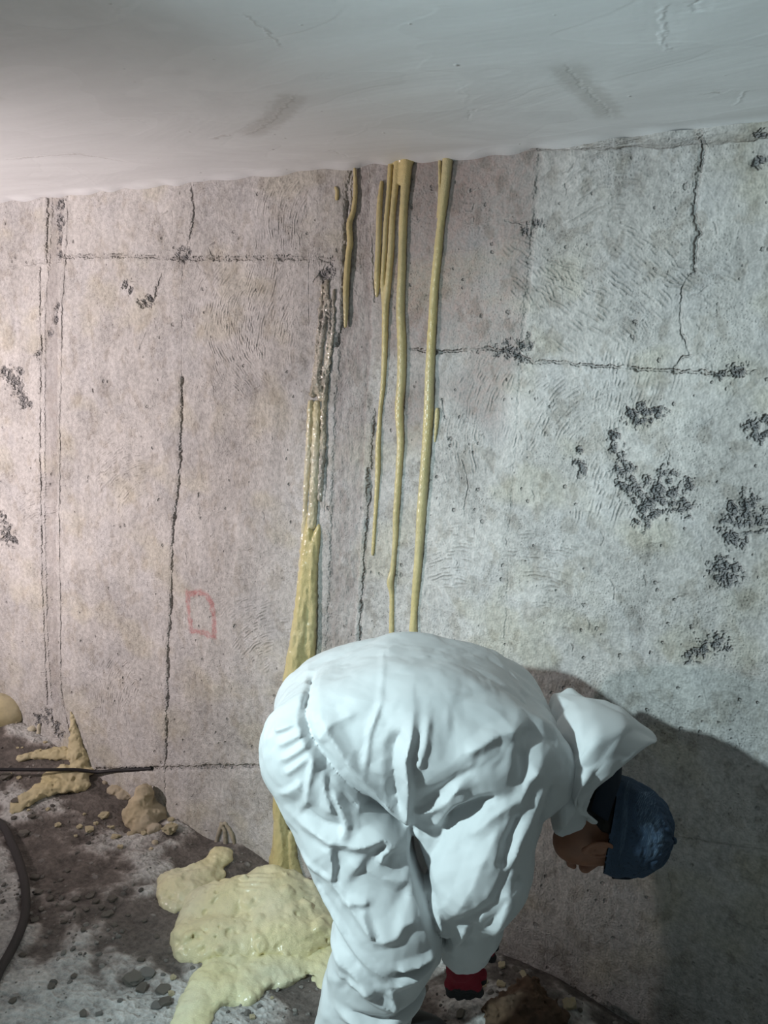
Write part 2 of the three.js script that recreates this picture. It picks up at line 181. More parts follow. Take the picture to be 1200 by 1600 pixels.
// person origin [-0.86  0.    0.66]
const FOLDS = [ // polyline in the person frame, height, widths of the two flanks
  [[[-0.078,0.989,0.008],[-0.083,0.956,0.013],[-0.065,0.922,0.018],[-0.04,0.895,0.022],[-0.005,0.858,0.028],[0.043,0.815,0.035],[0.098,0.773,0.041],[0.139,0.736,0.046]],-0.015,0.0117,0.0091],
  [[[-0.051,0.97,0.011],[-0.027,0.937,0.016],[0.01,0.891,0.023],[0.071,0.829,0.032],[0.127,0.769,0.042]],0.009,0.0182,0.0117],
  [[[-0.085,0.95,0.014],[-0.143,0.921,0.018]],0.005,0.0065,0.0065],
  [[[-0.079,0.935,0.016],[-0.131,0.899,0.022]],0.005,0.0065,0.0065],
  [[[-0.067,0.919,0.019],[-0.122,0.873,0.026]],0.006,0.0078,0.0065],
  [[[-0.06,0.9,0.022],[-0.113,0.848,0.03]],0.005,0.0078,0.0065],
  [[[-0.056,0.903,0.021],[-0.061,0.851,0.029],[-0.067,0.791,0.038]],0.008,0.0156,0.0065],
  [[[-0.036,0.872,0.026],[-0.03,0.834,0.032],[-0.011,0.787,0.039]],0.007,0.0065,0.0130],
  [[[-0.017,0.841,0.031],[0.005,0.797,0.037],[0.013,0.772,0.041],[0.006,0.745,0.045]],0.009,0.0104,0.0065],
  [[[-0.052,0.89,0.023],[-0.01,0.841,0.031],[0.038,0.795,0.038]],-0.008,0.0104,0.0104],
  [[[-0.125,0.793,0.038],[-0.088,0.83,0.032],[-0.076,0.844,0.03]],0.007,0.0065,0.0182],
  [[[-0.091,0.756,0.043],[-0.017,0.74,0.046],[0.035,0.738,0.046],[0.086,0.754,0.044],[0.14,0.721,0.049]],0.012,0.0156,0.0117],
  [[[-0.073,0.792,0.038],[-0.032,0.769,0.042],[0.02,0.766,0.042]],-0.009,0.0182,0.0156],
  [[[0.038,0.803,0.036],[0.085,0.778,0.04],[0.139,0.749,0.045]],-0.018,0.0104,0.0117],
  [[[0.083,0.705,0.051],[0.088,0.724,0.048],[0.103,0.732,0.047]],0.008,0.0078,0.0078],
  [[[-0.039,0.994,0.007],[0.071,1.001,0.006],[0.174,1.022,0.003],[0.23,1.015,0.004]],0.006,0.0104,0.0182],
  [[[0.068,1.052,-0.001],[0.066,1,0.006],[0.048,0.948,0.014],[0.044,0.868,0.027]],0.004,0.0052,0.0078],
  [[[0.13,1.002,0.006],[0.126,0.952,0.014],[0.118,0.913,0.02],[0.127,0.862,0.027],[0.128,0.798,0.037],[0.134,0.746,0.045]],0.016,0.0091,0.0287],
  [[[0.11,0.971,0.011],[0.096,0.931,0.017],[0.096,0.899,0.022],[0.105,0.835,0.032],[0.119,0.778,0.04]],-0.013,0.0156,0.0130],
  [[[0.158,0.993,0.008],[0.153,0.941,0.015],[0.143,0.889,0.023]],0.007,0.0078,0.0156],
  [[[0.139,0.785,0.039],[0.177,0.803,0.036],[0.205,0.841,0.031],[0.227,0.878,0.025]],0.009,0.0104,0.0182],
  [[[0.148,0.818,0.034],[0.197,0.866,0.027],[0.247,0.908,0.02]],-0.006,0.0182,0.0182],
  [[[0.18,0.759,0.043],[0.201,0.795,0.038],[0.212,0.828,0.033],[0.25,0.844,0.03]],0.009,0.0130,0.0117],
  [[[0.202,0.776,0.04],[0.233,0.81,0.035],[0.27,0.838,0.031],[0.296,0.849,0.029]],-0.009,0.0104,0.0104],
  [[[0.242,0.763,0.042],[0.291,0.814,0.035],[0.341,0.849,0.029]],0.006,0.0117,0.0117],
  [[[0.225,0.932,0.017],[0.282,0.962,0.012],[0.357,0.976,0.01]],0.006,0.0117,0.0117],
  [[[0.357,0.976,0.01],[0.344,0.914,0.02],[0.341,0.862,0.027]],-0.008,0.0208,0.0208],
  [[[0.377,0.903,0.021],[0.353,0.875,0.025],[0.336,0.829,0.032]],0.008,0.0130,0.0130],
  [[[0.406,0.866,0.027],[0.402,0.814,0.035],[0.392,0.768,0.042]],-0.008,0.0104,0.0104],
  [[[0.386,0.864,0.027],[0.364,0.799,0.037],[0.323,0.719,0.049]],0.009,0.0130,0.0182],
  [[[0.343,0.817,0.034],[0.32,0.764,0.042],[0.31,0.718,0.049]],-0.01,0.0117,0.0117],
  [[[0.305,0.802,0.037],[0.27,0.729,0.048],[0.213,0.596,0.068]],0.007,0.0260,0.0182],
  [[[0.335,0.732,0.047],[0.3,0.666,0.057],[0.227,0.584,0.07]],-0.008,0.0130,0.0130],
  [[[0.35,0.707,0.051],[0.314,0.654,0.059],[0.285,0.588,0.069]],-0.009,0.0130,0.0130],
  [[[0.331,0.693,0.053],[0.316,0.628,0.063],[0.307,0.55,0.075]],0.008,0.0130,0.0130],
  [[[0.221,0.674,0.056],[0.199,0.621,0.064],[0.215,0.558,0.074]],0.006,0.0182,0.0130],
  [[[0.234,0.469,0.087],[0.246,0.521,0.079],[0.255,0.586,0.069]],0.007,0.0104,0.0130],
  [[[0.277,0.613,0.065],[0.267,0.561,0.073],[0.268,0.509,0.081]],-0.006,0.0104,0.0104],
  [[[0.14,0.734,0.047],[0.177,0.659,0.058],[0.187,0.633,0.062]],-0.008,0.0104,0.0208],
  [[[-0.017,0.731,0.047],[-0.007,0.693,0.053],[-0.007,0.658,0.058]],0.01,0.0091,0.0182],
  [[[-0.082,0.678,0.055],[-0.013,0.66,0.058],[0.042,0.618,0.064],[0.081,0.581,0.07]],0.007,0.0078,0.0104],
  [[[0.022,0.634,0.062],[0.067,0.641,0.061]],0.007,0.0065,0.0078],
  [[[0.052,0.628,0.063],[0.078,0.581,0.07]],0.006,0.0078,0.0078],
  [[[0.081,0.578,0.071],[0.122,0.594,0.068],[0.134,0.612,0.065],[0.162,0.617,0.065]],0.01,0.0208,0.0117],
  [[[0.037,0.702,0.052],[0.091,0.667,0.057],[0.145,0.644,0.061]],-0.012,0.0417,0.0417],
  [[[-0.063,0.638,0.061],[-0.008,0.59,0.069],[0.047,0.545,0.076],[0.117,0.505,0.082]],0.008,0.0104,0.0130],
  [[[-0.077,0.644,0.061],[-0.007,0.57,0.072],[0.075,0.511,0.081]],-0.006,0.0104,0.0104],
  [[[-0.004,0.525,0.079],[0.049,0.503,0.082],[0.08,0.472,0.087]],0.009,0.0117,0.0130],
  [[[0.031,0.482,0.085],[0.09,0.478,0.086]],0.007,0.0078,0.0091],
  [[[0.123,0.529,0.078],[0.165,0.534,0.077],[0.203,0.544,0.076]],0.011,0.0117,0.0091],
  [[[0.116,0.513,0.08],[0.165,0.521,0.079],[0.199,0.528,0.078]],-0.01,0.0078,0.0078],
  [[[0.118,0.493,0.084],[0.167,0.501,0.082],[0.199,0.523,0.079]],0.01,0.0091,0.0117],
  [[[0.115,0.49,0.084],[0.128,0.449,0.09],[0.134,0.434,0.092]],0.007,0.0078,0.0078],
  [[[0.057,0.474,0.086],[0.098,0.448,0.09],[0.138,0.435,0.092]],0.009,0.0117,0.0091],
  [[[0.042,0.411,0.096],[0.107,0.402,0.097],[0.172,0.416,0.095],[0.222,0.448,0.09]],-0.01,0.0104,0.0104],
  [[[0.016,0.398,0.098],[0.082,0.389,0.099],[0.159,0.406,0.097]],0.008,0.0104,0.0104],
  [[[0.053,0.329,0.108],[0.11,0.363,0.103],[0.187,0.378,0.101]],-0.008,0.0117,0.0117],
  [[[0.033,0.341,0.107],[0.096,0.377,0.101],[0.173,0.394,0.098]],0.006,0.0117,0.0117],
  [[[0.094,0.37,0.102],[0.094,0.318,0.11]],0.005,0.0078,0.0078],
  [[[-0.005,0.532,0.078],[0.012,0.507,0.081],[0.022,0.475,0.086]],0.007,0.0117,0.0117],
  [[[0.139,0.74,0.046],[0.164,0.658,0.058],[0.194,0.582,0.07],[0.222,0.519,0.079],[0.234,0.469,0.087]],-0.014,0.0091,0.0091],
  [[[0.02,0.978,0.01],[-0.03,0.956,0.013],[-0.054,0.916,0.019]],0.005,0.0104,0.0104],
  [[[0.01,0.713,0.05],[0.091,0.679,0.055],[0.156,0.67,0.057]],0.006,0.0130,0.0182]
];

// ---------------------------------------------------------------- helpers
function rng(seed) { let s = seed >>> 0; return () => { s = (s + 0x6D2B79F5) >>> 0; let t = s; t = Math.imul(t ^ (t >>> 15), t | 1); t ^= t + Math.imul(t ^ (t >>> 7), t | 61); return ((t ^ (t >>> 14)) >>> 0) / 4294967296; }; }
const rand = rng(77);
const n2 = createNoise2D(rng(3)), n3 = createNoise3D(rng(5));
const clamp = (v, a, b) => v < a ? a : v > b ? b : v;
const lerp = (a, b, t) => a + (b - a) * t;
const sst = (a, b, v) => { const t = clamp((v - a) / (b - a), 0, 1); return t * t * (3 - 2 * t); };
const V = (x, y, z) => new THREE.Vector3(x, y, z);
function fbm2(x, y, o = 4) { let a = 0.5, s = 0; for (let i = 0; i < o; i++) { s += a * n2(x, y); x = x * 2.03 + 7.1; y = y * 2.03 - 3.3; a *= 0.5; } return s; }
function fbm3(x, y, z, o = 3) { let a = 0.5, s = 0; for (let i = 0; i < o; i++) { s += a * n3(x, y, z); x = x * 2.03 + 7.1; y = y * 2.03 - 3.3; z = z * 2.03 + 1.7; a *= 0.5; } return s; }
const smin = (a, b, k) => { const h = Math.max(k - Math.abs(a - b), 0) / k; return Math.min(a, b) - h * h * k * 0.25; };
function hash3(i, j, k) { let h = Math.imul(i, 374761393) ^ Math.imul(j, 668265263) ^ Math.imul(k, 2147483647 ^ 1274126177); h = Math.imul(h ^ (h >>> 13), 1274126177); return ((h ^ (h >>> 16)) >>> 0) / 4294967296; }
function facet(x, y, z) {                                  // flat facets meeting in sharp creases, -1 .. 1
  const s = (x + y + z) / 3; x += s; y += s; z += s;
  const i = Math.floor(x), j = Math.floor(y), k = Math.floor(z), a = x - i, b = y - j, c = z - k;
  const top = a >= b ? (a >= c ? 0 : 2) : (b >= c ? 1 : 2), low = a < b ? (a < c ? 0 : 2) : (b < c ? 1 : 2), lo = top === low ? (top + 1) % 3 : low, f = Math.max(a, b, c), h = Math.min(a, b, c), g = a + b + c - f - h;
  return 2 * (hash3(i, j, k) * (1 - f) + hash3(i + (top === 0), j + (top === 1), k + (top === 2)) * (f - g) + hash3(i + (lo !== 0), j + (lo !== 1), k + (lo !== 2)) * (g - h) + hash3(i + 1, j + 1, k + 1) * h) - 1;
}
function smoothRun(run, n = 5) {                           // Catmull-Rom resampling of a polyline with radii
  const r = [], P = (i) => run[clamp(i, 0, run.length - 1)];
  for (let i = 0; i + 1 < run.length; i++) for (let q = 0; q < n; q++) { const t = q / n, a = P(i - 1), b = P(i), c = P(i + 1), d = P(i + 2); r.push(b.map((_, k) => 0.5 * (2 * b[k] + (c[k] - a[k]) * t + (2 * a[k] - 5 * b[k] + 4 * c[k] - d[k]) * t * t + (3 * b[k] - a[k] - 3 * c[k] + d[k]) * t * t * t))); }
  r.push(run[run.length - 1]); return r;
}
function sdCone(x, y, z, a, b, ra, rb) {                   // tapered capsule
  const bx = b[0] - a[0], by = b[1] - a[1], bz = b[2] - a[2], px = x - a[0], py = y - a[1], pz = z - a[2];
  const h = clamp((px * bx + py * by + pz * bz) / (bx * bx + by * by + bz * bz + 1e-12), 0, 1);
  return Math.hypot(px - bx * h, py - by * h, pz - bz * h) - (ra + (rb - ra) * h);
}
function sdEll(x, y, z, c, r) {
  const a = (x - c[0]) / r[0], b = (y - c[1]) / r[1], d = (z - c[2]) / r[2];
  const k0 = Math.hypot(a, b, d), k1 = Math.hypot(a / r[0], b / r[1], d / r[2]);
  return k1 < 1e-9 ? -Math.min(...r) : k0 * (k0 - 1) / k1;
}
// surface-net mesh of a distance field
function netMesh(f, mn, mx, h, slack = 1.5, uvs = null) {
  const nx = Math.ceil((mx[0] - mn[0]) / h) + 1, ny = Math.ceil((mx[1] - mn[1]) / h) + 1, nz = Math.ceil((mx[2] - mn[2]) / h) + 1;
  const val = new Float32Array(nx * ny * nz), B = 4, id = (i, j, k) => (k * ny + j) * nx + i;
  for (let k0 = 0; k0 < nz; k0 += B) for (let j0 = 0; j0 < ny; j0 += B) for (let i0 = 0; i0 < nx; i0 += B) {
    const c = f(mn[0] + (i0 + 1.5) * h, mn[1] + (j0 + 1.5) * h, mn[2] + (k0 + 1.5) * h);
    const far = Math.abs(c) > h * 2.6 * slack + 0.012 * (slack - 1);
    for (let k = k0; k < Math.min(k0 + B, nz); k++) for (let j = j0; j < Math.min(j0 + B, ny); j++) for (let i = i0; i < Math.min(i0 + B, nx); i++)
      val[id(i, j, k)] = far ? c : f(mn[0] + i * h, mn[1] + j * h, mn[2] + k * h);
  }
  const vid = new Int32Array(nx * ny * nz).fill(-1), pos = [], idx = [];
  const E = [[0,1],[2,3],[4,5],[6,7],[0,2],[1,3],[4,6],[5,7],[0,4],[1,5],[2,6],[3,7]], g = new Float32Array(8);
  for (let k = 0; k < nz - 1; k++) for (let j = 0; j < ny - 1; j++) for (let i = 0; i < nx - 1; i++) {
    let m = 0;
    for (let q = 0; q < 8; q++) { g[q] = val[id(i + (q & 1), j + ((q >> 1) & 1), k + (q >> 2))]; if (g[q] < 0) m |= 1 << q; }
    if (m === 0 || m === 255) continue;
    let sx = 0, sy = 0, sz = 0, n = 0;
    for (const [a, b] of E) if ((g[a] < 0) !== (g[b] < 0)) {
      const t = g[a] / (g[a] - g[b]);
      sx += lerp(a & 1, b & 1, t); sy += lerp((a >> 1) & 1, (b >> 1) & 1, t); sz += lerp(a >> 2, b >> 2, t); n++;
    }
    vid[id(i, j, k)] = pos.length / 3;
    pos.push(mn[0] + (i + sx / n) * h, mn[1] + (j + sy / n) * h, mn[2] + (k + sz / n) * h);
  }
  const quad = (a, b, c, d, flip) => { if (a < 0 || b < 0 || c < 0 || d < 0) return; if (flip) idx.push(a, c, b, a, d, c); else idx.push(a, b, c, a, c, d); };
  for (let k = 1; k < nz - 1; k++) for (let j = 1; j < ny - 1; j++) for (let i = 1; i < nx - 1; i++) {
    const v = val[id(i, j, k)] < 0;
    if (v !== (val[id(i + 1, j, k)] < 0)) quad(vid[id(i, j - 1, k - 1)], vid[id(i, j, k - 1)], vid[id(i, j, k)], vid[id(i, j - 1, k)], !v);
    if (v !== (val[id(i, j + 1, k)] < 0)) quad(vid[id(i - 1, j, k - 1)], vid[id(i - 1, j, k)], vid[id(i, j, k)], vid[id(i, j, k - 1)], !v);
    if (v !== (val[id(i, j, k + 1)] < 0)) quad(vid[id(i - 1, j - 1, k)], vid[id(i, j - 1, k)], vid[id(i, j, k)], vid[id(i - 1, j, k)], !v);
  }
  return indexed(pos, idx);
}
function indexed(pos, idx) {
  const g = new THREE.BufferGeometry();
  g.setAttribute('position', new THREE.Float32BufferAttribute(pos, 3));
  g.setIndex(idx); g.computeVertexNormals();
  const uv = new Float32Array(pos.length / 3 * 2);
  for (let i = 0; i < uv.length / 2; i++) { uv[2 * i] = pos[3 * i] + 0.6 * pos[3 * i + 2]; uv[2 * i + 1] = pos[3 * i + 1] - 0.7 * pos[3 * i + 2]; }
  g.setAttribute('uv', new THREE.BufferAttribute(uv, 2));
  return g;
}
function tint(g, fn) {                                     // vertex colours, linear
  const p = g.attributes.position, c = new Float32Array(p.count * 3);
  for (let i = 0; i < p.count; i++) { const q = fn(p.getX(i), p.getY(i), p.getZ(i)); c[3 * i] = q[0]; c[3 * i + 1] = q[1]; c[3 * i + 2] = q[2]; }
  g.setAttribute('color', new THREE.BufferAttribute(c, 3));
  return g;
}
const used = {};
function numbered(n) { used[n] = (used[n] ?? -1) + 1; return used[n] ? n + '_' + String(used[n]).padStart(3, '0') : n; }
function mesh(name, g, m, parent) { const o = new THREE.Mesh(g, m); o.name = name; o.castShadow = o.receiveShadow = true; if (parent) parent.add(o); return o; }
function tag(o, label, category, group) { Object.assign(o.userData, { label, category }); if (group) o.userData.group = group; return o; }
function thing(name, g, m, label, category, group) { const o = mesh(numbered(name), g, m, scene); return tag(o, label, category, group); }
function group(name, label, category, p = [0, 0, 0], turn = 0, grp) { const o = new THREE.Group(); o.name = numbered(name); o.position.set(...p); o.rotation.y = turn; scene.add(o); return tag(o, label, category, grp); }
function structure(o) { o.userData.kind = 'structure'; scene.add(o); return o; }
function dataTex(w, h, px, srgb) { const t = new THREE.DataTexture(px, w, h, THREE.RGBAFormat); t.magFilter = THREE.LinearFilter; t.minFilter = THREE.LinearFilter; t.wrapS = t.wrapT = THREE.MirroredRepeatWrapping; if (srgb) t.colorSpace = THREE.SRGBColorSpace; t.needsUpdate = true; return t; }
const toS = (l) => { l = clamp(l, 0, 1); return 255 * (l <= 0.0031308 ? 12.92 * l : 1.055 * Math.pow(l, 1 / 2.4) - 0.055); };
function grainTex(size, fn) { const d = new Uint8Array(size * size * 4); for (let j = 0; j < size; j++) for (let i = 0; i < size; i++) { const v = clamp(fn(i / size, j / size, i, j), 0, 1) * 255; const k = 4 * (j * size + i); d[k] = d[k + 1] = d[k + 2] = v; d[k + 3] = 255; } return dataTex(size, size, d); }
const std = (o) => new THREE.MeshStandardMaterial(o);
// a surface painted into arrays: height (m) and linear colour over a rectangle
class Sheet {
  constructor(x0, y0, x1, y1, w) { Object.assign(this, { x0, y0, x1, y1, w }); this.s = (x1 - x0) / w; this.h = Math.round((y1 - y0) / this.s); const n = this.w * this.h; this.H = new Float32Array(n); this.C = new Float32Array(n * 3); }
  each(fn) { for (let j = 0; j < this.h; j++) for (let i = 0; i < this.w; i++) fn(this.x0 + (i + 0.5) * this.s, this.y0 + (j + 0.5) * this.s, j * this.w + i); }
  box(x0, y0, x1, y1, fn) {
    const i0 = Math.max(0, Math.floor((x0 - this.x0) / this.s)), i1 = Math.min(this.w - 1, Math.ceil((x1 - this.x0) / this.s));
    const j0 = Math.max(0, Math.floor((y0 - this.y0) / this.s)), j1 = Math.min(this.h - 1, Math.ceil((y1 - this.y0) / this.s));
    for (let j = j0; j <= j1; j++) for (let i = i0; i <= i1; i++) fn(this.x0 + (i + 0.5) * this.s, this.y0 + (j + 0.5) * this.s, j * this.w + i);
  }
  disc(x, y, r, fn) { this.box(x - r, y - r, x + r, y + r, (px, py, k) => fn(Math.hypot(px - x, py - y), k, px, py)); }
  line(pts, reach, wob, fn) {                              // fn(distance, index, along) once per pixel near the polyline
    const best = new Map(); let len = 0;
    for (let q = 0; q + 1 < pts.length; q++) {
      const [ax, ay] = pts[q], [bx, by] = pts[q + 1], dx = bx - ax, dy = by - ay, L2 = dx * dx + dy * dy + 1e-12, L = Math.sqrt(L2);
      this.box(Math.min(ax, bx) - reach, Math.min(ay, by) - reach, Math.max(ax, bx) + reach, Math.max(ay, by) + reach, (px, py, k) => {
        const wx = px + wob * n2(px * 30, py * 30) + 0.6 * wob * n2(px * 90 + 5, py * 90), wy = py + wob * n2(px * 30 + 50, py * 30) + 0.6 * wob * n2(px * 90, py * 90 + 9);
        const t = clamp(((wx - ax) * dx + (wy - ay) * dy) / L2, 0, 1), d = Math.hypot(wx - ax - dx * t, wy - ay - dy * t);
        if (d < reach) { const o = best.get(k); if (!o || d < o[0]) best.set(k, [d, len + t * L, q + t]); }
      });
      len += L;
    }
    for (const [k, v] of best) fn(v[0], k, v[1], v[2], len);
  }
  blur(r) { const { w, h, H } = this, a = new Float32Array(w * h), b = new Float32Array(w * h);
    for (let j = 0; j < h; j++) for (let i = 0; i < w; i++) { let s = 0; for (let d = -r; d <= r; d++) s += H[j * w + clamp(i + d, 0, w - 1)]; a[j * w + i] = s / (2 * r + 1); }
    for (let j = 0; j < h; j++) for (let i = 0; i < w; i++) { let s = 0; for (let d = -r; d <= r; d++) s += a[clamp(j + d, 0, h - 1) * w + i]; b[j * w + i] = s / (2 * r + 1); }
    return b; }
  finish(r, range) {
    this.S = this.blur(r);
    const n = this.w * this.h, c = new Uint8Array(n * 4), b = new Uint8Array(n * 4);
    for (let k = 0; k < n; k++) {
      for (let q = 0; q < 3; q++) c[4 * k + q] = toS(this.C[3 * k + q]);
      b[4 * k] = b[4 * k + 1] = b[4 * k + 2] = clamp(127.5 + (this.H[k] - this.S[k]) / range * 127.5, 0, 255);
      c[4 * k + 3] = b[4 * k + 3] = 255;
    }
    this.map = dataTex(this.w, this.h, c, true); this.bump = dataTex(this.w, this.h, b); this.range = 2 * range;
    this.C = null;
  }
  at(x, y) {                                               // smoothed height
    const m = (v, n) => { v = v < 0 ? -v : v; v = v % (2 * n); return v >= n ? 2 * n - v - 1e-6 : v; };
    const u = m((x - this.x0) / this.s - 0.5, this.w - 1), v = m((y - this.y0) / this.s - 0.5, this.h - 1), i = Math.floor(u), j = Math.floor(v), fu = u - i, fv = v - j, S = this.S, w = this.w;
    return lerp(lerp(S[j * w + i], S[j * w + i + 1], fu), lerp(S[(j + 1) * w + i], S[(j + 1) * w + i + 1], fu), fv);
  }
  uv(x, y) { return [(x - this.x0) / (this.x1 - this.x0), (y - this.y0) / (this.y1 - this.y0)]; }
}
function axis(a, d0, d1, b, fine, coarse) { const r = []; for (let v = a; v < d0 - 1e-6; v += coarse) r.push(v); const n = Math.round((d1 - d0) / fine); for (let i = 0; i <= n; i++) r.push(d0 + (d1 - d0) * i / n); for (let v = d1 + coarse; v < b - 1e-6; v += coarse) r.push(v); if (r[r.length - 1] < b - 1e-6) r.push(b); return r; }
function gridMesh(us, vs, fn, uvf, flip) {                 // fn(u, v) -> [x, y, z]
  const pos = new Float32Array(us.length * vs.length * 3), uv = new Float32Array(us.length * vs.length * 2), idx = [];
  let k = 0;
  for (const v of vs) for (const u of us) { const p = fn(u, v), t = uvf(u, v); pos.set(p, 3 * k); uv.set(t, 2 * k); k++; }
  for (let j = 0; j + 1 < vs.length; j++) for (let i = 0; i + 1 < us.length; i++) { const a = j * us.length + i, b = a + 1, c = a + us.length, d = c + 1; if (flip) idx.push(a, c, b, b, c, d); else idx.push(a, b, c, b, d, c); }
  const g = new THREE.BufferGeometry();
  g.setAttribute('position', new THREE.BufferAttribute(pos, 3)); g.setAttribute('uv', new THREE.BufferAttribute(uv, 2)); g.setIndex(idx); g.computeVertexNormals();
  return g;
}

// ---------------------------------------------------------------- the concrete wall
const wallS = new Sheet(-3.25, -0.06, 0.35, 2.24, 2048);
{
  const seamX = (y) => { const s = SEAMS[14][0]; for (let i = 0; i + 1 < s.length; i++) if (y >= s[i + 1][1]) return lerp(s[i + 1][0], s[i][0], (y - s[i + 1][1]) / (s[i][1] - s[i + 1][1])); return s[s.length - 1][0]; };
  const BROWN = (x, y) => sst(seamX(y) + 0.012, seamX(y) - 0.012 - 0.35 * Math.max(0, 1.75 - y), x) * sst(-1.32, -1.2, x) * sst(1.45, 1.75, y + 0.25 * n2(x * 4, y * 4));
  const S = wallS, rnd = rng(11);
  S.each((x, y, k) => {
    const big = fbm2(x * 1.3, y * 1.1, 3), mid = fbm2(x * 6 + 20, y * 5, 4), fine = fbm2(x * 42, y * 36, 3), vert = fbm2(x * 16 + 3, y * 1.6, 3), speck = n2(x * 260, y * 260);
    const skim = sst(-0.02, 0.04, fbm2(x * 3.2 + 40, y * 4.1 + 9, 4));                 // thin trowelled skin with edges
    S.H[k] = 0.004 * big + 0.0022 * mid + 0.0017 * fine + 0.0009 * vert + 0.0013 * skim + 0.00022 * speck;
    const grit = n2(x * 120 + 7, y * 95), scr = sst(0.35, 0.8, n2(x * 40 + 0.5 * n2(x * 5, y * 5), y * 170 + 40 * n2(x * 1.3, y * 1.1))), dirt = sst(0.12, 0.42, fbm2(x * 10 + 31, y * 8, 4)), pit = sst(0.55, 0.8, n2(x * 165, y * 150 + 9)) * sst(-0.3, 0.3, n2(x * 4, y * 4 + 60));
    let a = 0.445 + 0.08 * big + 0.09 * mid + 0.13 * fine + 0.035 * speck + 0.05 * grit + 0.05 * vert + 0.02 * skim - 0.05 * scr * sst(-0.2, 0.4, mid + fine) - (0.03 + 0.04 * sst(-2.0, -0.8, x)) * dirt - 0.15 * pit;
    S.H[k] += 0.00045 * grit - 0.0005 * scr - 0.0014 * pit;
    const och = sst(0.05, 0.5, fbm2(x * 2.3 + 70, y * 2.9 + 31, 3)), gry = sst(0.0, 0.5, fbm2(x * 3.7 - 30, y * 3.1, 3));
    const brown = BROWN(x, y) * clamp(0.75 + 0.5 * mid + 0.5 * fine, 0.2, 1.1);           // damp brown panel beside the drips
    S.C[3 * k] = a * (1.02 - 0.01 * gry) * (1 - 0.04 * dirt) * (1 - 0.28 * brown); S.C[3 * k + 1] = a * (0.985 - 0.015 * och) * (1 - 0.06 * dirt) * (1 - 0.38 * brown); S.C[3 * k + 2] = a * (0.945 - 0.09 * och + 0.02 * gry) * (1 - 0.09 * dirt) * (1 - 0.40 * brown);
  });
  const paint = (k, c, t) => { for (let q = 0; q < 3; q++) S.C[3 * k + q] = lerp(S.C[3 * k + q], c[q], t); };
  // rake and trowel strokes
  for (const [cx, cy, r, deg] of COMB) {
    const a0 = deg * Math.PI / 180;
    S.disc(cx, cy, r * 1.25, (d, k, x, y) => {
      let m = sst(1.2, 0.4, d / r + 0.5 * n2(x * 9, y * 9)); if (m <= 0) return;
      const a = a0 + 0.35 * n2(cx * 7, cy * 7) + 0.25 * n2(x * 2 + cx, y * 2), lx = x - cx, ly = y - cy, u = lx * Math.cos(a) + ly * Math.sin(a), v = -lx * Math.sin(a) + ly * Math.cos(a) + 1.2 * u * u;
      const s = Math.sin(v * 560 + 1.8 * n2(u * 16, v * 16)), g = sst(-0.1, 0.45, n2(u * 22 + 9, v * 34));
      S.H[k] += 0.0018 * m * s * g;
      if (s < -0.4) paint(k, [0.24, 0.225, 0.2], 0.34 * m * g);
    });
  }
  // joint strips of ragged filler
  STRIPS.forEach((st, si) => S.line(st, 0.09, 0.004, (d, k, al, q) => {
    const i = Math.min(Math.floor(q), st.length - 2), r = lerp(st[i][2], st[i + 1][2], q - i) * 0.95, m = sst(r * 1.08, r * 0.9, d); if (!m) return;
    const x = S.x0 + (k % S.w) * S.s, y = S.y0 + Math.floor(k / S.w) * S.s;
    S.H[k] += m * (-0.005 + 0.004 * fbm2(x * 30, y * 12, 4));
    const t = 0.5 * m * (0.7 + 0.6 * fbm2(x * 20, y * 7 + si * 5, 3));
    paint(k, si ? [0.235, 0.19, 0.18] : [0.30, 0.275, 0.265], clamp(t, 0, 1));
  }));
  // aggregate pockets
  for (const patch of HONEY) for (const [hx, hy, r0] of patch) {
    const r = r0 * 1.15;
    S.disc(hx, hy, r * 1.6, (d, k, x, y) => {
      let m = sst(1.2, 0.4, d / r + 0.5 * n2(x * 40, y * 40) + 0.3 * n2(x * 110, y * 110)); if (m <= 0.01) return;
      m *= sst(-0.75, 0.0, n2(x * 26 + 70, y * 30)); const q = 0.8 * n2(x * 66 + 4, y * 74) + 0.5 * n2(x * 140, y * 150 + 3) + 0.2 * n2(x * 330, y * 330), peb = clamp(0.5 + 0.6 * q, 0, 1.3), agg = 0.5 + 0.5 * n2(x * 130 + 60, y * 120 + 40), g0 = lerp(0.13, 0.27, agg);   // dark bare aggregate, stone by stone
      S.H[k] = Math.min(S.H[k], S.H[k] * (1 - m) + m * (-0.021 + 0.022 * peb));
      paint(k, [g0, g0, g0 * 1.03], 0.8 * m);
    });
  }
  // seams and cracks
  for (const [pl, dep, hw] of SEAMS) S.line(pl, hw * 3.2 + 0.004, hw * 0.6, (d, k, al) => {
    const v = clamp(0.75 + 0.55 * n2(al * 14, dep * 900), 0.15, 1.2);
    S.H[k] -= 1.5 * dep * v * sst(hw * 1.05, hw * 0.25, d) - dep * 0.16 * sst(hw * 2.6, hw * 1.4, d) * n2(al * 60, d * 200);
    const t = sst(hw * 1.0, hw * 0.3, d) * clamp(dep / 0.010, 0.2, 1) * v; if (t > 0) paint(k, [0.15, 0.135, 0.125], 0.42 * t * clamp(0.7 + 0.6 * n2(al * 70, d * 300), 0.2, 1.2));  // groove bottoms darkened: crack dirt plus recess shade painted into the colour
    const e = sst(hw * 3, hw * 1.2, d) * sst(0.1, 0.6, n2(al * 40 + 3, d * 160)); if (e > 0) paint(k, [0.50, 0.48, 0.45], 0.3 * e * (1 - t));
  });
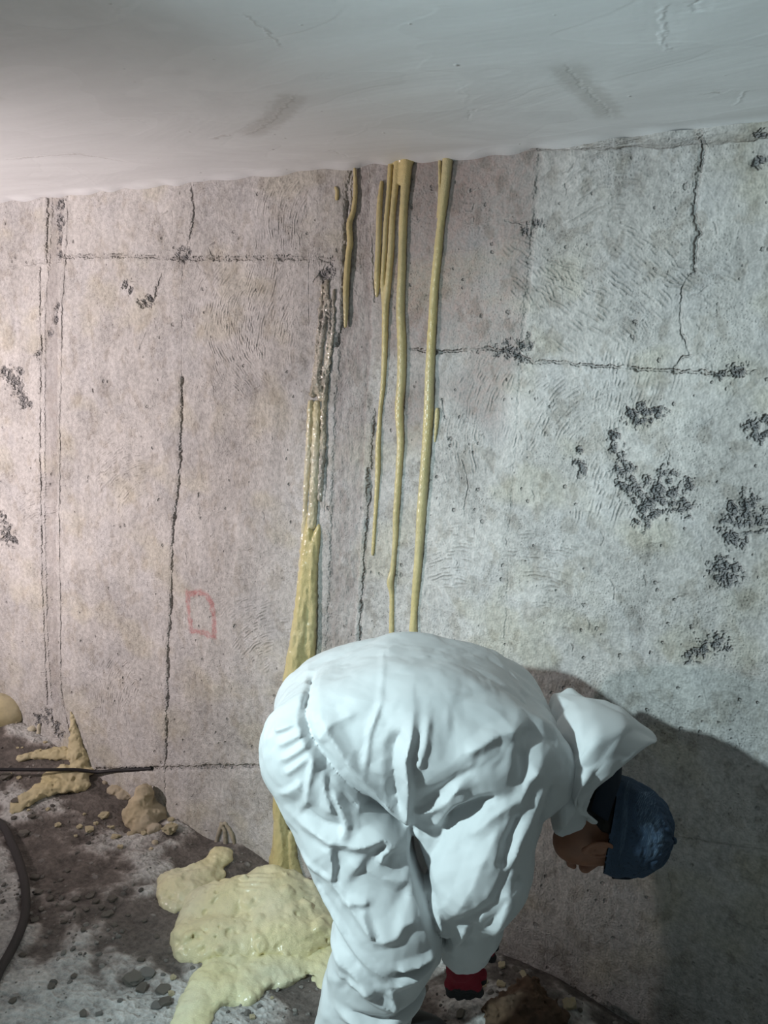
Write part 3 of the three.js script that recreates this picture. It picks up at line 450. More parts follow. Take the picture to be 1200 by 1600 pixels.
  // blow holes
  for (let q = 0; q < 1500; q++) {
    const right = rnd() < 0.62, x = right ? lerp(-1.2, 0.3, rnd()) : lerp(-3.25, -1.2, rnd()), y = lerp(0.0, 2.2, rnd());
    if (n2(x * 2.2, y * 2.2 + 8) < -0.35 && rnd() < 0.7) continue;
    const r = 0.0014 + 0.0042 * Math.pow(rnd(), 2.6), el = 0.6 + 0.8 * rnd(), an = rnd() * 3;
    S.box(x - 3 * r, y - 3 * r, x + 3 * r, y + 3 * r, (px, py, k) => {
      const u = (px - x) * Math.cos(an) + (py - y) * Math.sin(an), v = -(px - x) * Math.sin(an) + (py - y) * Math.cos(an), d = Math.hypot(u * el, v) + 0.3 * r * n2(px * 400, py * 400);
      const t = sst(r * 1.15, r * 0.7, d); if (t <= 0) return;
      S.H[k] -= Math.min(0.006, r * 1.5) * t; paint(k, [0.16, 0.155, 0.15], 0.42 * t);  // dark fill is dirt and painted-in shade, since the bump gives no occlusion
    });
  }
  // short vertical nicks and scratches
  for (let q = 0; q < 420; q++) {
    const x = lerp(-3.2, 0.3, rnd()), y = lerp(0.1, 2.15, rnd()), L = 0.01 + 0.05 * rnd() * rnd(), a = rnd() < 0.6 ? 1.5 + 0.25 * (rnd() - 0.5) : rnd() * 3.1, light = rnd() < 0.45;
    S.line([[x, y], [x + L * Math.cos(a) * 0.5, y + L * Math.sin(a) * 0.5], [x + L * Math.cos(a + 0.3), y + L * Math.sin(a + 0.3)]], 0.0035, 0.002, (d, k) => {
      const t = sst(0.0024, 0.0008, d); S.H[k] += (light ? 0.0006 : -0.0018) * t; paint(k, light ? [0.52, 0.5, 0.47] : [0.2, 0.185, 0.175], 0.4 * t);
    });
  }
  // pale lime runs and scuffs
  for (let q = 0; q < 70; q++) {
    const x = lerp(-3.2, 0.3, rnd()), y = lerp(0.3, 2.0, rnd()), L = 0.05 + 0.2 * rnd(), w = 0.006 + 0.02 * rnd();
    S.line([[x, y], [x - 0.01, y - L * 0.5], [x - 0.005, y - L]], w * 1.6, 0.008, (d, k, al) => paint(k, rnd() < 0.5 ? [0.47, 0.46, 0.44] : [0.30, 0.28, 0.25], 0.3 * sst(w * 1.5, w * 0.2, d) * (0.5 + 0.5 * n2(al * 40, d * 300))));
  }
  // sprayed red outline of a box
  for (const pl of PAINT) S.line(pl, 0.02, 0.004, (d, k, al) => { const t = 0.55 * sst(0.014, 0.005, d) * clamp(0.75 + 0.5 * n2(al * 30, d * 200), 0, 1); paint(k, [0.42, 0.07, 0.075], t); });
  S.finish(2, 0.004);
}
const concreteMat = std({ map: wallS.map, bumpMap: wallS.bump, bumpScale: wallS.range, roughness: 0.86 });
const wallBack = new THREE.Group(); wallBack.name = 'wall_back'; wallBack.userData.label = 'stained bare concrete wall with board seams and cracks'; structure(wallBack);
{
  // columns and rows between the cast seams: each bay is a panel of its own
  const cols = [SEAMS[1], SEAMS[2], SEAMS[5], SEAMS[10], SEAMS[12], SEAMS[14], SEAMS[17]];
  const xAt = (pl, y) => { const s = pl[0]; if (y >= s[0][1]) return s[0][0]; for (let i = 0; i + 1 < s.length; i++) if (y <= s[i][1] && y >= s[i + 1][1]) return lerp(s[i][0], s[i + 1][0], (s[i][1] - y) / (s[i][1] - s[i + 1][1] + 1e-9)); return s[s.length - 1][0]; };
  const us = axis(ROOM.x0, -3.25, 0.35, ROOM.x1, 0.0045, 0.4), vs = axis(-0.06, -0.06, 2.24, 2.24, 0.0047, 0.4);
  const g = gridMesh(us, vs, (u, v) => [u, v, u < -3.3 || u > 0.4 ? 0 : wallS.at(u, v)], (u, v) => wallS.uv(u, v));
  const P = g.attributes.position.array, N = g.attributes.normal.array, U = g.attributes.uv.array, I = g.index.array, bays = new Map();
  for (let t = 0; t < I.length; t += 3) {
    const x = (P[3 * I[t]] + P[3 * I[t + 1]] + P[3 * I[t + 2]]) / 3, y = (P[3 * I[t] + 1] + P[3 * I[t + 1] + 1] + P[3 * I[t + 2] + 1]) / 3;
    let c = 0; while (c < cols.length && x > xAt(cols[c], y)) c++;
    let r = c === 1 || c === 4 ? 0 : c < 4 ? (y > 1.962 ? 2 : y > 0.12 + 0.05 * (x + 2.2) ? 1 : 0) : (y > 1.60 ? 1 : 0);
    const key = c * 4 + r; let b = bays.get(key); if (!b) bays.set(key, b = { map: new Map(), p: [], n: [], u: [], i: [] });
    for (let q = 0; q < 3; q++) { const v = I[t + q]; let w = b.map.get(v); if (w === undefined) { w = b.p.length / 3; b.map.set(v, w); b.p.push(P[3 * v], P[3 * v + 1], P[3 * v + 2]); b.n.push(N[3 * v], N[3 * v + 1], N[3 * v + 2]); b.u.push(U[2 * v], U[2 * v + 1]); } b.i.push(w); }
  }
  let np = 0;
  for (const [key, b] of [...bays].sort((a, c) => a[0] - c[0])) {
    if (b.i.length < 300) continue;
    const q = new THREE.BufferGeometry();
    q.setAttribute('position', new THREE.Float32BufferAttribute(b.p, 3)); q.setAttribute('normal', new THREE.Float32BufferAttribute(b.n, 3)); q.setAttribute('uv', new THREE.Float32BufferAttribute(b.u, 2)); q.setIndex(b.i);
    const joint = (key >> 2) === 1 || (key >> 2) === 4;
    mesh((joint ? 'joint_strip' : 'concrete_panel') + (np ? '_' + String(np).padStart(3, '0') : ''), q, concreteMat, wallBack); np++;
  }
  const core = mesh('wall_core', new THREE.BoxGeometry(ROOM.x1 - ROOM.x0 + 0.4, 2.6, 0.2), std({ color: 0x8a8782, roughness: 0.9 }), wallBack);
  core.position.set((ROOM.x0 + ROOM.x1) / 2, 1.1, -0.135);
}

// ---------------------------------------------------------------- ceiling
const ceilS = new Sheet(-3.6, -0.05, 0.6, 1.75, 1400);
{
  const S = ceilS, rnd = rng(19);
  S.each((x, z, k) => {
    const big = fbm2(x * 0.9 + 4, z * 1.4, 3), mid = fbm2(x * 2.4 + 0.8 * n2(x, z * 2), z * 5 - 2, 4), fine = fbm2(x * 30, z * 30, 3);
    const lap = sst(-0.03, 0.02, fbm2(x * 1.5 + 11, z * 2.8 + 5, 3));
    S.H[k] = 0.004 * big + 0.0011 * mid + 0.00008 * fine + 0.0004 * lap;
    const a = 0.87 + 0.035 * big + 0.05 * mid + 0.012 * fine - 0.03 * lap;
    S.C[3 * k] = a * 0.97; S.C[3 * k + 1] = a * 0.985; S.C[3 * k + 2] = a;
  });
  const paint = (k, c, t) => { for (let q = 0; q < 3; q++) S.C[3 * k + q] = lerp(S.C[3 * k + q], c[q], t); };
  CEIL_MARKS.forEach((pl, i) => {
    S.line(pl, 0.05, 0.006, (d, k, al, q, len) => { const e = sst(0, 0.15, al / len) * sst(1, 0.8, al / len); S.H[k] += e * (i % 3 === 1 ? -0.0008 : 0.0009) * sst(0.007, 0.001, d); S.H[k] -= e * 0.0006 * sst(0.05, 0.0, d); if (i % 3 === 0) paint(k, [0.45, 0.43, 0.41], 0.45 * e * sst(0.004, 0.001, d)); if (i === 6 || i === 1) paint(k, [0.5, 0.49, 0.47], 0.5 * e * sst(0.045, 0.015, d)); });
  });
  for (let q = 0; q < 46; q++) {                           // sweeping trowel laps
    const x = lerp(-3.4, 0.5, rnd()), z = lerp(0.05, 1.6, rnd()), R = 0.15 + 0.5 * rnd(), a = rnd() * 6.28, pl = []; for (let i = 0; i <= 8; i++) pl.push([x + R * Math.cos(a + i * 0.09), z + R * Math.sin(a + i * 0.09)]);
    S.line(pl, 0.012, 0.004, (d, k, al, t, len) => { S.H[k] += 0.00035 * sst(0.008, 0.001, d) * sst(0, 0.3, al / len) * sst(1, 0.7, al / len); });
  }
  for (let q = 0; q < 90; q++) { const x = lerp(-3.5, 0.5, rnd()), z = lerp(0, 1.7, rnd()), r = 0.001 + 0.004 * rnd() * rnd(); S.disc(x, z, r * 2, (d, k) => { const t = sst(r * 1.3, r * 0.6, d); S.H[k] += 0.002 * t; paint(k, [0.3, 0.28, 0.26], 0.5 * t); }); }
  S.finish(3, 0.004);
}
const ceilMat = std({ map: ceilS.map, bumpMap: ceilS.bump, bumpScale: ceilS.range, roughness: 0.55 });
{
  const us = axis(ROOM.x0 - 0.1, -3.6, 0.6, ROOM.x1 + 0.1, 0.010, 0.4), vs = axis(-0.08, -0.08, 1.75, ROOM.z1 + 0.1, 0.010, 0.4);
  const edge = (u, v) => v < 0.06 ? -0.008 * sst(0.06, 0.0, v) * (0.7 + 0.9 * n2(u * 7, 3)) : 0;
  const gr = new THREE.Group(); gr.name = 'ceiling'; gr.userData.label = 'smooth trowelled pale plaster ceiling'; structure(gr);
  mesh('plaster_skin', gridMesh(us, vs, (u, v) => [u, ROOM.h - ceilS.at(u, v) + edge(u, v), v], (u, v) => ceilS.uv(u, v)), ceilMat, gr);
  const slab = mesh('slab', new THREE.BoxGeometry(ROOM.x1 - ROOM.x0 + 0.4, 0.25, ROOM.z1 + 0.5), std({ color: 0x9a9894, roughness: 0.9 }), gr); slab.position.set((ROOM.x0 + ROOM.x1) / 2, ROOM.h + 0.15, ROOM.z1 / 2);
  // uneven plaster bead running along the top of the wall
  const bu = axis(-1.0, -1.0, 1.2, 1.2, 0.012, 0.4), bv = []; for (let i = 0; i <= 10; i++) bv.push(i / 10);
  const bead = gridMesh(bu, bv, (u, v) => { const w = 0.026 * sst(-0.95, -0.35, u) * (1 + 0.25 * n2(u * 9, 2)) + 0.002, a = v * Math.PI / 2; const n = 0.003 * n2(u * 40, v * 3); return [u, ROOM.h - 0.002 - (w + n) * Math.sin(a), -0.004 + (w * 1.15 + n) * Math.cos(a) + 0.006]; }, (u, v) => wallS.uv(u, 2.1 + 0.05 * v), true);
  const bm = mesh('trim_1', bead, concreteMat); bm.userData.label = 'rough mortar bead between ceiling and concrete wall'; structure(bm);
}

// ---------------------------------------------------------------- floor: damp trodden earth with rubble dust
const terrain = (x, z) => 0.17 * sst(-2.0, -3.1, x) * sst(0.6, 0.05, z) + 0.045 * sst(0.22, 0.0, z) * (0.6 + 0.5 * n2(x * 3, 4)) * sst(-1.0, -1.9, x) + 0.06 * sst(0.3, 0.05, Math.hypot((x + 0.62) * 0.8, z - 0.12));
const floorS = new Sheet(-3.6, -0.05, 0.6, 1.45, 1600);
{
  const S = floorS, rnd = rng(23);
  S.each((x, z, k) => {
    const big = fbm2(x * 1.8 + 3, z * 2.2, 3), mid = fbm2(x * 8, z * 9, 4), fine = fbm2(x * 38 + 2, z * 44, 3), sp = n2(x * 210, z * 210);
    const dusty = sst(-0.1, 0.35, 0.9 * big + 0.35 * mid + 0.9 * sst(0.35, 0.9, z) - 0.06);   // dry cement dust lies on the trodden part away from the wall
    const lay = Math.abs(n2(x * 11 + z * 6, z * 17 - x * 4));
    S.H[k] = 0.012 * big + 0.008 * mid + 0.0035 * fine * (0.5 + dusty) + 0.0006 * sp + dusty * 0.004 * (1 - lay);
    const a = lerp(0.115, 0.42, dusty) * (1 + 0.5 * mid + 0.45 * fine + 0.18 * sp);
    S.C[3 * k] = a * lerp(1.08, 1.0, dusty); S.C[3 * k + 1] = a * lerp(0.93, 0.985, dusty); S.C[3 * k + 2] = a * lerp(0.84, 0.95, dusty);
  });
  for (let q = 0; q < 2600; q++) {
    const x = lerp(-3.4, 0.4, rnd()), z = lerp(0.02, 1.4, rnd()); if (n2(x * 3, z * 3 + 5) < -0.1 && rnd() < 0.8) continue;
    const r = 0.002 + 0.009 * Math.pow(rnd(), 3), el = 0.6 + 0.8 * rnd(), br = 0.12 + 0.25 * rnd();
    S.disc(x, z, r * 1.6, (d, k, px, py) => { const t = sst(r * 1.2, r * 0.5, Math.hypot((px - x) * el, py - z) + 0.25 * r * n2(px * 260, py * 260)); if (t > 0) { S.H[k] += 0.55 * r * t; for (let c = 0; c < 3; c++) S.C[3 * k + c] = lerp(S.C[3 * k + c], br * [1, 0.97, 0.92][c], 0.55 * t); } });
  }
  S.finish(2, 0.006);
}
const floorMat = std({ map: floorS.map, bumpMap: floorS.bump, bumpScale: floorS.range, roughness: 0.9 });
const groundY = (x, z) => terrain(x, z) + (x > -3.6 && x < 0.6 && z < 1.45 ? floorS.at(x, z) : 0);
{
  const us = axis(ROOM.x0 - 0.1, -3.6, 0.6, ROOM.x1 + 0.1, 0.008, 0.3), vs = axis(-0.08, -0.08, 1.45, ROOM.z1 + 0.1, 0.008, 0.3);
  const gr = new THREE.Group(); gr.name = 'floor'; gr.userData.label = 'damp brown earth floor with grey rubble dust'; structure(gr);
  mesh('earth', gridMesh(us, vs, (u, v) => [u, terrain(u, v) + floorS.at(u, v) * (u > -3.7 && u < 0.7 && v < 1.6 ? 1 : 0.6), v], (u, v) => floorS.uv(u, v), true), floorMat, gr);
  const sub = mesh('subsoil', new THREE.BoxGeometry(ROOM.x1 - ROOM.x0 + 0.4, 0.2, ROOM.z1 + 0.5), std({ color: 0x4c463f, roughness: 1 }), gr); sub.position.set((ROOM.x0 + ROOM.x1) / 2, -0.14, ROOM.z1 / 2);
}
// the other three walls of the basement, out of frame
for (const [n, sx, sz, x, z] of [['wall_left', 0.2, ROOM.z1 + 0.2, ROOM.x0 - 0.1, ROOM.z1 / 2], ['wall_right', 0.2, ROOM.z1 + 0.2, ROOM.x1 + 0.1, ROOM.z1 / 2], ['wall_front', ROOM.x1 - ROOM.x0 + 0.4, 0.2, (ROOM.x0 + ROOM.x1) / 2, ROOM.z1 + 0.1]]) {
  const m = mesh(n, new THREE.BoxGeometry(sx, 2.5, sz), std({ color: 0x9d9891, roughness: 0.9 })); m.position.set(x, 1.08, z); m.userData.label = 'bare grey concrete basement wall'; structure(m);
}

// ---------------------------------------------------------------- polyurethane foam
const foamGrain = grainTex(512, (u, v, i, j) => 0.5 + 0.3 * fbm2(i * 0.06, j * 0.06, 3) + 0.18 * n2(i * 0.35, j * 0.35));
const grainOf = (rep) => { const t = foamGrain.clone(); t.repeat.set(rep, rep); t.needsUpdate = true; return t; };
const foamMat = new THREE.MeshPhysicalMaterial({ vertexColors: true, color: 0xffffff, roughness: 0.36, bumpMap: grainOf(7), bumpScale: 0.0024, clearcoat: 0.5, clearcoatRoughness: 0.25 });
const resinMat = new THREE.MeshPhysicalMaterial({ vertexColors: true, color: 0xffffff, roughness: 0.25, bumpMap: grainOf(22), bumpScale: 0.0016, clearcoat: 0.9, clearcoatRoughness: 0.12 });
const dryFoamMat = std({ vertexColors: true, color: 0xffffff, roughness: 0.8, bumpMap: grainOf(14), bumpScale: 0.0022 });
const foamTint = (g, base = [0.72, 0.615, 0.30], v = 0.12) => tint(g, (x, y, z) => { const a = 1 + v * fbm3(x * 9, y * 9, z * 9, 3) + 0.05 * n3(x * 60, y * 60, z * 60), d = 0.10 * n3(x * 5 + 9, y * 5, z * 5); return [base[0] * a * (1 + d * 0.25), base[1] * a, base[2] * a * (1 - d)]; });
function chain(run0, depth = 0.25, flat = 0.76) {           // wall run: list of tapered capsules lying on the wall
  const c = [], run = smoothRun(run0, 4);
  for (let i = 0; i + 1 < run.length; i++) { const [ax, ay, ar] = run[i], [bx, by, br] = run[i + 1]; c.push([[ax, ay, ar * depth], [bx, by, br * depth], ar * flat, br * flat]); }
  return c;
}
function capsules(list, k, wob, h, extra) {
  const mn = [9, 9, 9], mx = [-9, -9, -9];
  for (const [a, b, ra, rb] of list) for (const [p, r] of [[a, ra], [b, rb]]) for (let q = 0; q < 3; q++) { mn[q] = Math.min(mn[q], p[q] - r - k - 2 * h - 0.004); mx[q] = Math.max(mx[q], p[q] + r + k + 2 * h + 0.004); }
  mn[2] = Math.max(mn[2], -0.012);
  return netMesh((x, y, z) => {
    let d = 9; for (const [a, b, ra, rb] of list) { if (y > Math.max(a[1], b[1]) + 0.06 || y < Math.min(a[1], b[1]) - 0.06) continue; d = smin(d, sdCone(x, y, z, a, b, ra, rb), k); }
    if (d < 0.03) { d += wob * (n3(x * 55, y * 12, z * 55) + 0.4 * n3(x * 120, y * 40, z * 120)); if (extra) d += extra(x, y, z); }
    return d;
  }, mn, mx, h, 1.7);
}
const drip = (runs, wob = 0.0005, k = 0.003) => foamTint(capsules(runs.flatMap((r) => chain(r)), k, wob, 0.0029), [0.66, 0.55, 0.27], 0.15);
const DR = 'foam drips hanging down the concrete wall';
thing('foam_drip', drip([RUN.D1]), foamMat, 'short thick cream foam drip beside the dark joint, ending highest', 'foam drip', DR);
thing('foam_drip', drip([RUN.D1b], 0.0008, 0.004), foamMat, 'tiny cream foam dab on the concrete below the ceiling', 'foam dab');
thing('foam_drip', drip([RUN.D2]), foamMat, 'short flat foam drip left of the twin strands below the ceiling', 'foam drip', DR);
thing('foam_drip', drip([RUN.D3a, RUN.D3b, RUN.D4, RUN.D4w, RUN.D4x]), foamMat, 'branching foam drip, three strands webbed together at the ceiling', 'foam drip', DR);
thing('foam_drip', drip([RUN.D5, RUN.D5b, RUN.D5c]), foamMat, 'longest straight foam drip standing apart, with thin side strand', 'foam drip', DR);
// the broad run: glossy resin strands above, thick foam tongue below
{
  const g = group('foam_run', 'broad foam and resin run streaming down to the floor puddle', 'foam run');
  const st = [RUN.W1, RUN.W2, RUN.W2b, RUN.W2c, RUN.W2d].flatMap((r) => chain(r, 0.3, 0.95));
  mesh('resin_strands', foamTint(capsules(st, 0.007, 0.0014, 0.0024, (x, y, z) => 0.0022 * n3(x * 210, y * 120, z * 210) + 0.0018 * n3(x * 90, y * 60, 2)), [0.60, 0.54, 0.44], 0.6), resinMat, g).userData.label = 'glossy pale resin strands';
  mesh('resin_sheet', foamTint(capsules([...chain(RUN.W3, 0.4, 1), ...chain(RUN.W4, 0.3, 0.95)], 0.006, 0.0012, 0.0026, (x, y, z) => 0.0014 * n3(x * 160, y * 60, z * 160)), [0.80, 0.72, 0.50], 0.3), resinMat, g).userData.label = 'wet glossy foam strip';
  mesh('foam_tongue', foamTint(capsules([RUN.W5, RUN.W6, RUN.W7, RUN.W8, RUN.W9].flatMap((r) => chain(r, 0.5, 0.95)), 0.008, 0.0026, 0.0042)), foamMat, g);
}
function pool(blobs, o0 = {}) {
  const o = { base: [0.90, 0.82, 0.52], ...o0 };                             // flattened lobes on the ground
  const mn = [9, 9, 9], mx = [-9, -9, -9], k = o.k ?? 0.025, h = o.h ?? 0.005, wob = o.wob ?? 0.004;
  const L = blobs.map(([x, z, r, t]) => { const y = groundY(x, Math.max(z, 0.01)); return { c: [x, y, z], r: [r, t, r] }; });
  for (const q of L) for (let a = 0; a < 3; a++) { mn[a] = Math.min(mn[a], q.c[a] - q.r[a] * (a === 1 ? 0.3 : 1) - 0.03); mx[a] = Math.max(mx[a], q.c[a] + q.r[a] + 0.03); }
  for (const [a, b, ra, rb] of o.caps ?? []) for (const [p, r] of [[a, ra], [b, rb]]) for (let q = 0; q < 3; q++) { mn[q] = Math.min(mn[q], p[q] - r - 0.02); mx[q] = Math.max(mx[q], p[q] + r + 0.02); }
  mn[2] = Math.max(mn[2], -0.015); mn[1] = Math.max(mn[1], -0.03);
  const g = netMesh((x, y, z) => {
    let d = 9; for (const q of L) { const dx = x - q.c[0], dz = z - q.c[2]; if (dx * dx + dz * dz > (q.r[0] + 0.09) ** 2) { d = Math.min(d, Math.max(0.03, Math.hypot(dx, dz) - q.r[0])); continue; } d = smin(d, sdEll(x, y, z, q.c, q.r), k); }
    for (const c of o.caps ?? []) d = smin(d, sdCone(x, y, z, ...c), k);
    if (d < 0.04) { const fr = o.fr ?? 1; d += wob * (n3(x * 13 * fr, y * 13 * fr, z * 13 * fr) + 0.45 * n3(x * 30 * fr, y * 30 * fr, z * 30 * fr)) + (o.fine ?? 0.0005) * n3(x * 90, y * 90, z * 90); if (o.extra) d += o.extra(x, y, z); }
    return d;
  }, mn, mx, h, 1.9);
  return foamTint(g, o.base, o.v);
}
{
  const g = group('foam_puddle', 'large bulging yellow foam puddle at the wall foot', 'foam puddle');
  mesh('main_mound', pool(POOL.PB, { wob: 0.0035, k: 0.04, h: 0.0045, extra: (x, y, z) => { const r = Math.hypot(x + 1.5, (z - 0.10) * 1.3), s = Math.sin(r * 200 + 3.6 * n3(x * 8, 1, z * 8)); return -0.0036 * s * sst(0.03, 0.1, r) * sst(0.28, 0.16, r) * sst(-0.2, 0.5, n3(x * 5, 3, z * 5)) - 0.02 * Math.max(0, n3(x * 12 + 4, y * 12, z * 12) - 0.3) * sst(-1.6, -1.45, x) + 0.016 * Math.max(0, n3(x * 27 + 8, y * 27, z * 27) - 0.42) * sst(0.1, 0.5, n3(x * 6 + 2, 5, z * 6) + 0.3) - 0.002 * Math.abs(n3(x * 45, y * 45, z * 45)) * sst(0.0, 0.4, n3(x * 7, 9, z * 7)); } }), foamMat, g);
  mesh('side_lobe', pool(POOL.PA, { wob: 0.0045, fr: 1.5, k: 0.03, h: 0.0045 }), foamMat, g);
  mesh('front_flow', pool(POOL.PC, { wob: 0.0036, fr: 1.6, k: 0.03, h: 0.0045, base: [0.88, 0.84, 0.55] }), foamMat, g).userData.label = 'thin pale flow spreading from the mound';
}
const DRY = [0.70, 0.61, 0.38];
thing('foam_splash', pool(POOLS_LEFT.LA.map(([x, z, r, t]) => [x, z, r * 1.35, t]), { wob: 0.0055, fr: 2, fine: 0.002, k: 0.018, h: 0.0045, base: DRY, caps: [...chain(RUN.L1, 0.4, 0.9), ...chain(RUN.L2, 0.5, 0.9)] }), dryFoamMat, 'flat dried foam splash with a pointed tongue up the wall, beneath the cable', 'foam splash');
thing('foam_dome', pool(POOLS_LEFT.LB, { wob: 0.002, k: 0.03, h: 0.005, base: DRY }), dryFoamMat, 'smooth rounded foam dome against the wall foot', 'foam dome');
thing('foam_lump', pool([...POOLS_LEFT.LD, ...POOLS_LEFT.LC], { wob: 0.005, k: 0.016, h: 0.004, base: [0.62, 0.53, 0.38], v: 0.3, fr: 1.7, fine: 0.002, caps: [[[-2.10, 0.03, 0.06], [-2.085, 0.115, 0.045], 0.055, 0.03]] }), dryFoamMat, 'ragged dried foam lump with frayed skirt beside the wall', 'foam lump');
thing('foam_splash', pool(POOLS_LEFT.LE, { wob: 0.001, k: 0.01, h: 0.003, base: [0.75, 0.7, 0.58], caps: chain(RUN.S1, 0.5, 0.9) }), dryFoamMat, 'small white foam dab with thin tail beside the foam dome', 'foam splash');
thing('foam_drip', foamTint(capsules([RUN.M1, RUN.M2, RUN.M3].flatMap((r) => chain(r, 0.4, 0.95)), 0.004, 0.0012, 0.0028), [0.5, 0.44, 0.33], 0.3), dryFoamMat, 'small splayed dried drip above the puddle side lobe', 'foam drip');

// ---------------------------------------------------------------- loose pieces on the floor
function stoneGeo(seed, flat = 0.6, sharp = 0.25) {
  const g = new THREE.IcosahedronGeometry(1, 3), p = g.attributes.position;
  for (let i = 0; i < p.count; i++) {
    let x = p.getX(i), y = p.getY(i), z = p.getZ(i), r = 1 + sharp * n3(x * 1.1 + seed, y * 1.1, z * 1.1) + 0.12 * n3(x * 3 + seed, y * 3, z * 3);
    const q = 0.72; x = clamp(x * r, -0.9, 0.85); z = clamp(z * r, -q - 0.1, q + 0.15); y = clamp(y * r, -q, q * 0.85); p.setXYZ(i, x, y * flat, z);
  }
  g.computeVertexNormals(); return g;
}
const spot = (x, z) => { // what a loose piece lies beside
  const c = [[-2.0, 0.55, 'inside the curve of the hose'], [-1.75, 0.62, 'between the hose and the puddle'], [-1.45, 0.45, 'close by the edge of the foam puddle'], [-2.1, 0.15, 'beside the ragged foam lump'], [-2.55, 0.15, 'beside the flat foam splash'], [-2.0, 0.32, 'on the bare earth before the foam lump'], [-2.8, 0.1, 'near the foam dome'], [-2.3, 0.45, 'next to the dusty hose']];
  return c.reduce((a, b) => Math.hypot(b[0] - x, b[1] - z) < Math.hypot(a[0] - x, a[1] - z) ? b : a)[2];
};
const sizeWord = (r) => r < 0.007 ? 'tiny' : r < 0.012 ? 'small' : 'broad';
const stones = [1, 2, 3, 4, 5].map((s) => stoneGeo(s * 7.3, 0.4 + 0.12 * (s % 3)));
const foamBits = [1, 2, 3].map((s) => foamTint(stoneGeo(s * 3.1 + 40, 0.7, 0.5), [0.72, 0.63, 0.42], 0.2));
const stoneMats = [0xbab8b4, 0x9f988f, 0xaaa49b].map((c) => std({ color: c, roughness: 0.9, bumpMap: grainOf(3), bumpScale: 0.01 }));
ROCKS.forEach(([x, z, r, kind], i) => {
  if (z < 0.02) return;
  const big = i === 0, o = thing('stone', stones[i % 5], stoneMats[kind ? 1 + (i % 2) : 0], big ? 'large flat pale stone left of the foam puddle' : `${sizeWord(r)} ${kind ? (i % 2 ? 'brown grey' : 'dark grey') : 'pale grey'} stone ${spot(x, z)}`, 'stone', big ? undefined : 'rubble stones on the floor');
  o.position.set(x, groundY(x, z) + r * 0.24, z); o.scale.set(r, r * (big ? 0.6 : 0.8), r * (0.7 + 0.4 * rand())); o.rotation.y = rand() * 6.28;
});
CRUMBS.forEach(([x, z, r], i) => {
  z = Math.max(z, 0.015 + r);
  const o = thing('foam_crumb', foamBits[i % 3], dryFoamMat, i === 0 ? 'round foam crumb lying alone in front of the lump' : `${sizeWord(r)} cream foam crumb ${spot(x, z)}`, 'foam crumb', i === 0 ? undefined : 'foam crumbs on the floor');
  o.position.set(x, groundY(x, z) + r * 0.35, z); o.scale.set(r, r * 0.9, r * (0.8 + 0.4 * rand())); o.rotation.y = rand() * 6.28;
});
{
  const N = 2600, g = stoneGeo(91, 0.55), im = new THREE.InstancedMesh(new THREE.IcosahedronGeometry(1, 1), std({ color: 0xffffff, roughness: 0.95 }), N), rnd = rng(31), m = new THREE.Matrix4(), e = new THREE.Euler(), c = new THREE.Color();
  const p = im.geometry.attributes.position; for (let i = 0; i < p.count; i++) { const x = p.getX(i), y = p.getY(i), z = p.getZ(i), r = 1 + 0.35 * n3(x * 1.6, y * 1.6, z * 1.6); p.setXYZ(i, x * r, y * r * 0.6, z * r); } im.geometry.computeVertexNormals();
  let k = 0;
  while (k < N) {
    const x = lerp(-3.2, 0.2, rnd()), z = lerp(0.03, 1.5, rnd()), dens = sst(-0.1, 0.5, n2(x * 2.6 + 6, z * 2.6)) + 0.12; if (rnd() > dens) continue;
    const r = 0.002 + 0.007 * Math.pow(rnd(), 3);
    m.compose(V(x, groundY(x, z) + r * 0.2, z), new THREE.Quaternion().setFromEuler(e.set(rnd() * 0.6, rnd() * 6, rnd() * 0.6)), V(r, r, r * (0.6 + 0.6 * rnd())));
    im.setMatrixAt(k, m); const b = 0.08 + 0.2 * rnd(); im.setColorAt(k, c.setRGB(b * 1.02, b * 0.96, b * 0.88)); k++;
  }
  im.name = 'gravel'; im.userData = { kind: 'stuff', label: 'fine gravel and crumbs strewn over the earth floor', category: 'gravel' }; im.castShadow = im.receiveShadow = true; scene.add(im);
}
// ---------------------------------------------------------------- hose and cable
{
  const c = new THREE.CatmullRomCurve3(HOSE.map(([x, z]) => V(x, groundY(x, Math.max(z, 0.02)) + 0.012, z)));
  thing('hose', new THREE.TubeGeometry(c, 160, 0.013, 14), std({ color: 0x3d3a3a, roughness: 0.75, bumpMap: grainOf(2), bumpScale: 0.001 }), 'dusty dark grey hose curving over the earth floor', 'hose');
  const q = [[-3.4, 0.14, 0.95], [-2.748, 0.13, 0.364], [-2.616, 0.122, 0.249], [-2.486, 0.118, 0.142], [-2.421, 0.108, 0.066], [-2.36, 0.10, 0.02], [-2.3, 0.118, 0.008], [-2.2, 0.15, 0.002], [-2.1, 0.182, -0.004]];
  thing('cable', new THREE.TubeGeometry(new THREE.CatmullRomCurve3(q.map((v) => V(...v))), 200, 0.0065, 10), std({ color: 0x17151a, roughness: 0.6 }), 'thin black cable stretched to the wall above the foam splash', 'cable');
}

